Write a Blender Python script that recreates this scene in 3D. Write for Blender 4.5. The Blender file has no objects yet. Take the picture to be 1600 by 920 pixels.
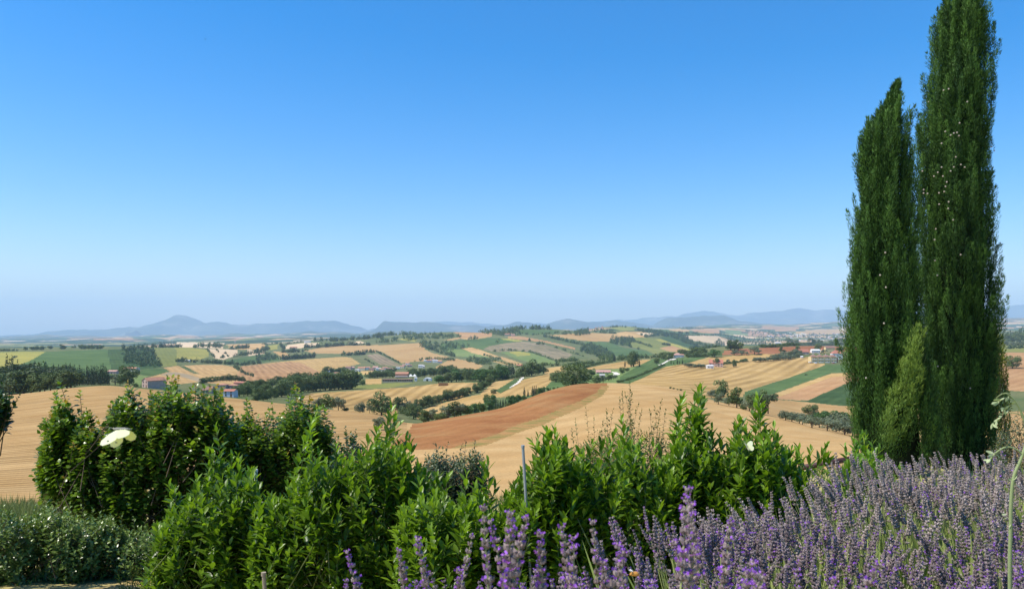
import bpy, math, random
import numpy as np
from mathutils import Vector, Matrix, Euler
random.seed(7); rng = np.random.default_rng(7)
S = bpy.context.scene
COL = S.collection

# ---------------------------------------------------------------- camera, sky, sun, exposure
FP = 1230.0          # focal length in pixels of the 1600 px wide photograph
HY = 516.0           # row of the true horizon
cam_d = bpy.data.cameras.new('camera')
cam_d.sensor_width = 36.0
cam_d.lens = 36.0 * FP / 1600.0
cam_d.shift_y = (HY - 460.0) / 1600.0
cam_d.clip_start = 0.05
cam_d.clip_end = 120000.0
cam_d.dof.use_dof = True
cam_d.dof.focus_distance = 12.0
cam_d.dof.aperture_fstop = 14.0
cam = bpy.data.objects.new('camera', cam_d)
COL.objects.link(cam)
cam.location = (0, 0, 0)
cam.rotation_euler = (math.radians(90), 0, 0)
S.camera = cam

SUN_EL = math.radians(56)
SUN_AZ = math.radians(-103)      # compass angle from the viewing direction (+Y), clockwise
w = bpy.data.worlds.new('World'); S.world = w; w.use_nodes = True
nt = w.node_tree
bg = nt.nodes['Background']
sky = nt.nodes.new('ShaderNodeTexSky')
sky.sky_type = 'NISHITA'; sky.sun_disc = False
sky.sun_elevation = SUN_EL; sky.sun_rotation = SUN_AZ
sky.altitude = 100; sky.air_density = 1.0; sky.dust_density = 0.9; sky.ozone_density = 3.0
hsv = nt.nodes.new('ShaderNodeHueSaturation'); hsv.inputs['Saturation'].default_value = 1.55
gam = nt.nodes.new('ShaderNodeMix'); gam.data_type = 'RGBA'; gam.blend_type = 'MULTIPLY'
gam.inputs[0].default_value = 1.0; gam.inputs[7].default_value = (1.0, 0.945, 1.0, 1)
nt.links.new(sky.outputs[0], hsv.inputs['Color'])
nt.links.new(hsv.outputs[0], gam.inputs[6])
nt.links.new(gam.outputs[2], bg.inputs['Color'])
bg.inputs['Strength'].default_value = 0.136

sun_d = bpy.data.lights.new('sun', 'SUN')
sun_d.energy = 3.9; sun_d.angle = math.radians(0.5); sun_d.color = (1.0, 0.94, 0.84)
sun = bpy.data.objects.new('sun', sun_d); COL.objects.link(sun)
sdir = Vector((math.sin(SUN_AZ) * math.cos(SUN_EL), math.cos(SUN_AZ) * math.cos(SUN_EL), math.sin(SUN_EL)))
sun.rotation_euler = sdir.to_track_quat('Z', 'Y').to_euler()

S.view_settings.view_transform = 'Standard'; S.view_settings.look = 'None'
S.view_settings.exposure = 0.60; S.view_settings.gamma = 1.0
S.cycles.max_bounces = 8; S.cycles.diffuse_bounces = 3; S.cycles.glossy_bounces = 2
S.cycles.transmission_bounces = 4; S.cycles.transparent_max_bounces = 8; S.cycles.volume_bounces = 4
S.cycles.sample_clamp_indirect = 4.0

# ---------------------------------------------------------------- helpers
def tag(o, label=None, cat=None, group=None, kind=None):
    if label: o['label'] = label
    if cat: o['category'] = cat
    if group: o['group'] = group
    if kind: o['kind'] = kind
    return o

def mesh_np(name, verts, faces, mats=(), midx=None, smooth=False, tint=None):
    """verts (N,3), faces (M,k) all of one size"""
    me = bpy.data.meshes.new(name)
    verts = np.asarray(verts, dtype=np.float32); faces = np.asarray(faces, dtype=np.int32)
    n, m, k = len(verts), len(faces), faces.shape[1]
    me.vertices.add(n); me.vertices.foreach_set('co', verts.ravel())
    me.loops.add(m * k); me.loops.foreach_set('vertex_index', faces.ravel())
    me.polygons.add(m); me.polygons.foreach_set('loop_start', np.arange(0, m * k, k, dtype=np.int32))
    me.polygons.foreach_set('loop_total', np.full(m, k, dtype=np.int32))
    if midx is not None: me.polygons.foreach_set('material_index', np.asarray(midx, dtype=np.int32))
    me.polygons.foreach_set('use_smooth', np.full(m, smooth, dtype=bool))
    for mt in mats: me.materials.append(mt)
    me.update(calc_edges=True)
    if tint is not None:
        a = me.attributes.new('tint', 'FLOAT', 'POINT'); a.data.foreach_set('value', np.asarray(tint, dtype=np.float32))
    return me

def link(name, me, parent=None, loc=None, rot=None, scale=None):
    o = bpy.data.objects.new(name, me); COL.objects.link(o)
    if parent is not None: o.parent = parent
    if loc is not None: o.location = loc
    if rot is not None: o.rotation_euler = rot
    if scale is not None: o.scale = scale if hasattr(scale, '__len__') else (scale,) * 3
    return o

class MB:
    """mixed-face mesh collector"""
    def __init__(s): s.v = []; s.f = []; s.m = []
    def add(s, vs, fs, m=0):
        b = len(s.v); s.v += [tuple(v) for v in vs]; s.f += [tuple(i + b for i in f) for f in fs]; s.m += [m] * len(fs); return s
    def box(s, x0, x1, y0, y1, z0, z1, m=0):
        return s.add([(x0,y0,z0),(x1,y0,z0),(x1,y1,z0),(x0,y1,z0),(x0,y0,z1),(x1,y0,z1),(x1,y1,z1),(x0,y1,z1)],
              [(0,3,2,1),(4,5,6,7),(0,1,5,4),(1,2,6,5),(2,3,7,6),(3,0,4,7)], m)
    def tube(s, pts, r, n=6, m=0, cap=True):
        pts = [Vector(p) for p in pts]
        if not hasattr(r, '__len__'): r = [r] * len(pts)
        rings = []; up0 = None
        for i, p in enumerate(pts):
            d = (pts[min(i + 1, len(pts) - 1)] - pts[max(i - 1, 0)]).normalized()
            a = d.orthogonal().normalized() if up0 is None else (up0 - d * up0.dot(d)).normalized()
            up0 = a; b = d.cross(a)
            rings.append([p + (a * math.cos(2 * math.pi * k / n) + b * math.sin(2 * math.pi * k / n)) * r[i] for k in range(n)])
        base = len(s.v)
        for rg in rings: s.v += [tuple(q) for q in rg]
        for i in range(len(pts) - 1):
            for k in range(n):
                k2 = (k + 1) % n
                s.f.append((base + i * n + k, base + i * n + k2, base + (i + 1) * n + k2, base + (i + 1) * n + k)); s.m.append(m)
        if cap:
            s.f.append(tuple(base + k for k in range(n))[::-1]); s.m.append(m)
            s.f.append(tuple(base + (len(pts) - 1) * n + k for k in range(n))); s.m.append(m)
        return s
    def mesh(s, name, mats, smooth=False):
        me = bpy.data.meshes.new(name); me.from_pydata(s.v, [], s.f)
        for mt in (mats if isinstance(mats, (list, tuple)) else [mats]): me.materials.append(mt)
        me.polygons.foreach_set('material_index', s.m)
        me.polygons.foreach_set('use_smooth', [smooth] * len(s.f)); me.update(); return me
    def obj(s, name, mats, parent=None, smooth=False, **k):
        return link(name, s.mesh(name, mats, smooth), parent, **k)

def empty(name, loc=(0, 0, 0), rz=0.0):
    o = bpy.data.objects.new(name, None); COL.objects.link(o); o.location = loc; o.rotation_euler = (0, 0, rz)
    o.empty_display_size = 0.1
    return o

# value noise on numpy arrays
def _hash(ix, iy, seed):
    h = (ix.astype(np.int64) * 374761393 + iy.astype(np.int64) * 668265263 + seed * 1442695041) & 0xFFFFFFFF
    h = ((h ^ (h >> 13)) * 1274126177) & 0xFFFFFFFF
    return ((h ^ (h >> 16)) & 0xFFFF) / 65535.0
def vnoise(x, y, seed=0):
    x = np.asarray(x, float); y = np.asarray(y, float)
    ix = np.floor(x); iy = np.floor(y); fx = x - ix; fy = y - iy
    fx = fx * fx * (3 - 2 * fx); fy = fy * fy * (3 - 2 * fy)
    a = _hash(ix, iy, seed); b = _hash(ix + 1, iy, seed); c = _hash(ix, iy + 1, seed); d = _hash(ix + 1, iy + 1, seed)
    return (a * (1 - fx) + b * fx) * (1 - fy) + (c * (1 - fx) + d * fx) * fy - 0.5
def fbm(x, y, seed=0, o=4):
    r = 0; a = 1.0
    for i in range(o): r = r + a * vnoise(x * 2 ** i, y * 2 ** i, seed + i * 17); a *= 0.5
    return r

# ---------------------------------------------------------------- material helpers
def mat(name):
    m = bpy.data.materials.new(name); m.use_nodes = True
    t = m.node_tree; b = t.nodes['Principled BSDF']; b.inputs['Specular IOR Level'].default_value = 0.2
    return m, t, b
def nd(t, typ, **kw):
    n = t.nodes.new(typ)
    for k, v in kw.items(): setattr(n, k, v)
    return n
def mixc(t, fac, c1, c2, blend='MIX'):
    n = t.nodes.new('ShaderNodeMix'); n.data_type = 'RGBA'; n.blend_type = blend
    for s, v in ((0, fac), (6, c1), (7, c2)):
        if hasattr(v, 'links'): t.links.new(v, n.inputs[s])
        else: n.inputs[s].default_value = v if s == 0 else (tuple(v) + (1,))[:4]
    return n.outputs[2]
def math_n(t, op, a, b=None, c=None, clamp=False):
    n = t.nodes.new('ShaderNodeMath'); n.operation = op; n.use_clamp = clamp
    for i, v in enumerate((a, b, c)):
        if v is None: continue
        if hasattr(v, 'links'): t.links.new(v, n.inputs[i])
        else: n.inputs[i].default_value = v
    return n.outputs[0]
def noise_n(t, vec, scale, detail=3, rough=0.55, w=None):
    n = t.nodes.new('ShaderNodeTexNoise'); n.inputs['Scale'].default_value = scale
    n.inputs['Detail'].default_value = detail; n.inputs['Roughness'].default_value = rough
    if vec is not None: t.links.new(vec, n.inputs['Vector'])
    return n.outputs['Fac']
def ramp(t, fac, stops):
    n = t.nodes.new('ShaderNodeValToRGB'); e = n.color_ramp.elements
    while len(e) < len(stops): e.new(0.5)
    for i, (p, c) in enumerate(stops): e[i].position = p; e[i].color = (tuple(c) + (1,))[:4]
    t.links.new(fac, n.inputs[0]); return n.outputs[0]
def simple(name, c, rough=0.7, var=0.12, scale=3.0, metallic=0.0, spec=0.3):
    m, t, b = mat(name)
    tc = nd(t, 'ShaderNodeTexCoord')
    f = noise_n(t, tc.outputs['Object'], scale, 4)
    lo = [x * (1 - var) for x in c]; hi = [min(1, x * (1 + var)) for x in c]
    t.links.new(ramp(t, f, [(0.3, lo), (0.7, hi)]), b.inputs['Base Color'])
    b.inputs['Roughness'].default_value = rough; b.inputs['Metallic'].default_value = metallic
    b.inputs['Specular IOR Level'].default_value = spec
    return m

# ================================================================ THE LAND
# profile of the land: for a bearing (given by its column in the photograph) the surface passes through these
# (row, distance) control points; heights between them follow a monotone spline
def layer(D, pts): return (D, pts)
LAYERS = [
 ([(-900,80),(400,80),(760,85),(1300,100),(2500,100)],
  [(-900,772),(0,765),(100,764),(300,752),(500,748),(760,742),(1000,722),(1300,706),(1600,712),(2500,730)]),
 # mid slope of the near fields (keeps them gently convex)
 ([(-900,190),(200,190),(450,170),(640,140),(750,140),(950,170),(1150,170),(1300,150),(1600,140),(2500,140)],
  [(-900,668),(0,672),(200,664),(300,664),(450,672),(640,690),(750,682),(850,672),(950,655),(1050,660),(1150,672),(1300,691),(1600,706),(2500,715)]),
 # crest of the near fields
 ([(-900,400),(200,400),(450,330),(560,270),(650,230),(750,230),(850,260),(950,330),(1050,330),(1150,290),(1300,210),(1600,190),(2500,190)],
  [(-900,625),(-200,620),(0,618),(60,612),(110,605),(170,601),(215,606),(300,614),(380,623),(450,631),(512,640),(550,644),(600,651),(640,665),(700,654),
   (750,645),(785,639),(812,629),(837,619),(862,610),(900,602),(950,600),(985,601),(1042,606),(1075,614),(1105,624),(1150,635),(1200,646),
   (1250,661),(1300,675),(1330,682),(1420,697),(1600,702),(2500,712)]),
 'dip',
 ([(-900,560),(200,560),(650,500),(900,500),(1200,480),(2500,480)],
  [(-900,622),(0,616),(110,604),(170,602),(215,605),(300,615),(380,622),(450,628),(512,640),(550,643),(600,650),(650,660),(700,655),(750,645),(812,630),
   (862,611),(900,603),(985,602),(1042,606),(1075,612),(1105,622),(1150,633),(1200,643),(1250,655),(1300,660),(1350,664),(1500,662),(1600,655),(2500,660)]),
 ([(-900,850),(2500,850)],
  [(-900,596),(0,592),(200,590),(300,603),(450,608),(620,603),(700,599),(800,593),(900,589),(1000,588),(1060,589),(1160,596),(1250,606),(1320,602),(1400,605),(1600,600),(2500,600)]),
 ([(-900,1250),(2500,1250)],
  [(-900,578),(0,578),(200,577),(300,592),(400,595),(500,592),(600,589),(700,587),(800,582),(850,577),(900,572),(1000,568),(1060,563),(1100,561),(1200,561),(1300,565),(1400,562),(1500,558),(1600,558),(2500,560)]),
 ([(-900,1900),(1000,1900),(1130,1600),(2500,1600)],
  [(-900,556),(0,556),(200,560),(300,572),(400,577),(500,579),(600,580),(700,576),(800,572),(900,561),(950,560),(1000,556),(1060,549),(1130,541),(1200,540),(1300,541),(1400,545),(1500,549),(1600,549),(2500,549)]),
 ([(-900,2600),(2500,2600)],
  [(-900,548),(0,548),(200,546),(300,560),(400,566),(500,563),(550,563),(600,566),(700,566),(800,563),(900,560),(1000,556),(1060,553),(1130,546),(1300,546),(1450,544),(1600,540),(2500,540)]),
 ([(-900,3500),(2500,3500)],
  [(-900,545),(0,543.5),(100,542),(200,541),(300,543),(400,549),(500,547),(600,542),(700,537),(800,536),(900,541),(1000,545),(1060,549),(1130,546),(1200,545),(1600,530),(2500,530)]),
 ([(-900,4600),(2500,4600)],
  [(-900,544),(0,545),(200,545),(300,540),(400,538),(450,537),(500,532),(560,528),(600,525),(650,521),(700,518),(760,520),(800,515),(830,513),(880,515),(920,519),(1000,521),(1060,533),(1130,543),(1200,540),(1500,522),(1600,520),(2500,520)]),
 ([(-900,7000),(2500,7000)],
  [(-900,541),(0,541),(200,540),(300,536),(400,535),(500,531),(600,531),(700,528),(800,524),(900,521),(935,512),(980,509),(1010,513),(1050,514),(1100,519),(1150,531),(1200,534),(1300,532),(1500,520),(1600,519),(2500,520)]),
 ([(-900,12000),(2500,12000)],
  [(-900,536),(0,536),(300,532),(500,528),(700,527),(900,522),(1000,514),(1100,513),(1200,518),(1250,517),(1300,520),(1500,514),(1600,512),(2500,512)]),
 ([(-900,18000),(2500,18000)],
  [(-900,531),(0,531),(100,529),(200,529),(250,524),(330,527),(400,524),(500,522),(600,525),(800,520),(1000,514),(1150,509),(1250,508),(1330,501),(1500,500),(1600,497),(2500,497)]),
 ([(-900,46000),(2500,46000)], [(-900,526),(2500,526)]),
]
def hgarden(x, y):
    x = np.asarray(x, float); y = np.asarray(y, float)
    yy = np.maximum(y, -6)
    left = -1.55 - 0.09 * yy - 0.0028 * yy * np.abs(yy)
    right = -1.08 - 0.070 * yy - 0.0025 * yy * np.abs(yy)
    s = np.clip((x - (-0.3 + 0.05 * yy)) / (1.4 + 0.45 * np.maximum(yy, 0)), 0, 1); s = s * s * (3 - 2 * s)
    return left * (1 - s) + right * s + 0.06 * fbm(x * 0.5, y * 0.5, 3)

def pchip_cols(logD, P, q):
    """logD, P: (K, C) control values; q: (R, C) or (R,) queries -> (R, C)"""
    K, C = P.shape
    h = np.diff(logD, axis=0); d = np.diff(P, axis=0) / h
    m = np.zeros_like(P)
    w1 = 2 * h[1:] + h[:-1]; w2 = h[1:] + 2 * h[:-1]
    same = (d[:-1] * d[1:]) > 0
    with np.errstate(divide='ignore', invalid='ignore'):
        mm = (w1 + w2) / (w1 / d[:-1] + w2 / d[1:])
    m[1:-1] = np.where(same, mm, 0); m[0] = d[0]; m[-1] = d[-1]
    q = np.broadcast_to(q[:, None], (len(q), C)) if q.ndim == 1 else q
    out = np.empty(q.shape)
    for c in range(C):
        k = np.clip(np.searchsorted(logD[:, c], q[:, c]) - 1, 0, K - 2)
        hh = h[k, c]; t = (q[:, c] - logD[k, c]) / hh
        out[:, c] = ((2*t**3 - 3*t**2 + 1) * P[k, c] + (t**3 - 2*t**2 + t) * hh * m[k, c]
                     + (-2*t**3 + 3*t**2) * P[k + 1, c] + (t**3 - t**2) * hh * m[k + 1, c])
    return out

def sm_interp(x, xp, fp):
    # smooth (cubic-ish) interpolation: average linear interpolation over a small window
    r = 0
    for o, wgt in ((-18, .15), (-9, .2), (0, .3), (9, .2), (18, .15)): r = r + wgt * np.interp(x + o, xp, fp)
    return r

D0 = 40.0
def controls(px):
    px = np.asarray(px, float); u = (px - 800) / FP
    Ds = [np.full(px.shape, D0)]; Ps = [HY - FP * hgarden(u * D0, D0) / D0]
    crest = None
    for L in LAYERS:
        if L == 'dip':
            Ds.append(Ds[-1] * 1.22); Ps.append(Ps[-1] + 5); continue
        dd, pp = L
        Ds.append(sm_interp(px, *zip(*dd))); Ps.append(sm_interp(px, *zip(*pp)))
    return np.log(np.array(Ds)), np.array(Ps)

def relief(x, y):
    D = np.maximum(y, 1)
    a = np.clip((D - 60) / 400, 0, 1)
    far = np.clip((D - 4500) / 5000, 0, 1)
    return (a * (1.6 * fbm(x / 170, y / 170, 11, 3) + 0.9 * fbm(x / 45, y / 45, 12, 2) * np.clip(D / 1500, 0.15, 1))
            + far * 70 * fbm(x / 1500, y / 1500, 13, 4))

u_in = np.arange(-0.68, 0.6801, 2.5 / FP)
u_out = np.geomspace(0.69, 1.5, 40)
U = np.concatenate([-u_out[::-1], u_in, u_out])
R = np.exp(np.concatenate([np.linspace(math.log(D0), math.log(420), 190, endpoint=False),
                           np.linspace(math.log(420), math.log(6000), 300, endpoint=False),
                           np.linspace(math.log(6000), math.log(46000), 70)]))
PXc = 800 + FP * U
lD, lP = controls(PXc)
TP = pchip_cols(lD, lP, np.log(R))                  # rows of the photograph, (R, U)
GX = R[:, None] * U[None, :]; GY = np.broadcast_to(R[:, None], GX.shape)
GZ = (HY - TP) / FP * GY + relief(GX, GY)
SPY = HY - FP * GZ / GY                              # row where each grid vertex is seen

def surf_col(px):
    """column interpolated heights: returns the z values along R for a bearing"""
    i = np.interp(px, PXc, np.arange(len(PXc))); i0 = int(min(i, len(PXc) - 2)); f = i - i0
    return GZ[:, i0] * (1 - f) + GZ[:, i0 + 1] * f
def ground(px, py, dmin=60.0, dmax=46000.0):
    """the point of the land seen at this spot of the photograph, not nearer than dmin"""
    z = surf_col(px); s = HY - FP * z / R
    k0 = int(np.searchsorted(R, dmin))
    for k in range(k0, len(R)):
        if s[k] <= py:
            if k == k0: d = R[k]
            else:
                t = (s[k - 1] - py) / max(1e-9, s[k - 1] - s[k]); d = R[k - 1] + (R[k] - R[k - 1]) * t
            break
        if R[k] > dmax: d = dmax; break
    else: d = R[-1]
    d = min(d, dmax)
    zz = float(np.interp(d, R, z))
    return Vector(((px - 800) / FP * d, d, zz))
def ground_xy(x, y):
    if y < D0: return float(hgarden(x, y))
    return float(np.interp(y, R, surf_col(800 + FP * x / y)))

ZR = {'1': (0, 470, 4), '2': (300, 470, 4), '3': (600, 470, 4), '4': (900, 470, 4), '5': (1200, 470, 4),
      'A': (0, 510, 8), 'B': (200, 510, 8), 'C': (400, 510, 8), 'D': (900, 500, 8), 'E': (1060, 500, 8), 'G': (700, 500, 8), 'P': (0, 0, 1)}
def zp(z, X, Y):
    a, b, s = ZR[z]; return (a + X / s, b + Y / s)

# ---- materials of the land
def field_mat(name, c1, c2, sdir=None, spacing=6.0, amp=0.4, patch=60.0, fine=0.6, dark=None, c3=None):
    """c1/c2: two real colours of the crop mixed in patches; rows run along sdir (an angle)"""
    m, t, b = mat(name)
    tc = nd(t, 'ShaderNodeTexCoord'); P = tc.outputs['Object']
    f = noise_n(t, P, 1.0 / patch, 5, 0.6)
    col = ramp(t, f, [(0.36, c1), (0.64, c2)] if c3 is None else [(0.34, c1), (0.52, c2), (0.68, c3)])
    if sdir is not None:
        mp = nd(t, 'ShaderNodeMapping'); mp.vector_type = 'TEXTURE'
        mp.inputs['Rotation'].default_value = (0, 0, sdir)
        mp.inputs['Scale'].default_value = (spacing * 14, spacing, spacing * 4)
        t.links.new(P, mp.inputs['Vector'])
        # a broad bend in the rows
        f1 = noise_n(t, mp.outputs[0], 1.0, 3, 0.55)
        mp2 = nd(t, 'ShaderNodeMapping'); mp2.vector_type = 'TEXTURE'
        mp2.inputs['Rotation'].default_value = (0, 0, sdir)
        mp2.inputs['Scale'].default_value = (spacing * 60, spacing, spacing * 30)
        t.links.new(P, mp2.inputs['Vector'])
        sx = nd(t, 'ShaderNodeSeparateXYZ'); t.links.new(mp2.outputs[0], sx.inputs[0])
        wob = noise_n(t, P, 0.5 / (spacing * 4), 2)
        ph = math_n(t, 'ADD', math_n(t, 'MULTIPLY', sx.outputs[1], 6.2832), math_n(t, 'MULTIPLY', wob, 5.0))
        sn = math_n(t, 'SINE', ph)
        st = math_n(t, 'ADD', math_n(t, 'MULTIPLY', sn, 0.7), math_n(t, 'MULTIPLY', math_n(t, 'SUBTRACT', f1, 0.5), 4.0))
        st = math_n(t, 'ADD', math_n(t, 'MULTIPLY', st, 0.5), 0.5, clamp=True)
        dk = dark or [x * 0.42 for x in c1]
        brk = ramp(t, noise_n(t, P, 1.0 / (spacing * 13), 4, 0.6), [(0.36, (.5,) * 3), (0.60, (1.0,) * 3)])
        col = mixc(t, math_n(t, 'MULTIPLY', math_n(t, 'MULTIPLY', math_n(t, 'SUBTRACT', 1.0, st), amp), brk), col, dk)
    fi = noise_n(t, P, 1.0 / fine, 3, 0.7)
    col = mixc(t, 0.55, col, ramp(t, fi, [(0.25, (0.55,) * 3), (0.5, (1.0,) * 3), (0.8, (1.45,) * 3)]), 'MULTIPLY')
    t.links.new(col, b.inputs['Base Color'])
    b.inputs['Roughness'].default_value = 1.0; b.inputs['Specular IOR Level'].default_value = 0.0
    return m

CC = {  # base colours (c1, c2)
 'gold':  ((.42, .27, .098), (.50, .335, .14)),
 'tan':   ((.43, .265, .108), (.49, .325, .145)),
 'rose':  ((.40, .225, .105), (.46, .28, .135)),
 'sand':  ((.58, .42, .25), (.64, .48, .29)),
 'green': ((.075, .125, .045), (.11, .165, .06)),
 'lgreen':((.14, .20, .065), (.18, .225, .08)),
 'olive': ((.18, .20, .06), (.24, .24, .075)),
 'yolive':((.27, .26, .07), (.36, .31, .08)),
 'dgreen':((.045, .085, .035), (.075, .12, .045)),
 'ggrey': ((.09, .125, .05), (.17, .17, .08)),
 'brown': ((.26, .112, .045), (.31, .15, .06)),
 'weedm': ((.20,.17,.055), (.36,.20,.08)),
 'rbrown':((.30, .13, .065), (.35, .17, .09)),
 'vbrown':((.27, .215, .125), (.34, .26, .16)),
 'path':  ((.62, .56, .46), (.70, .64, .54)),
}
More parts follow.
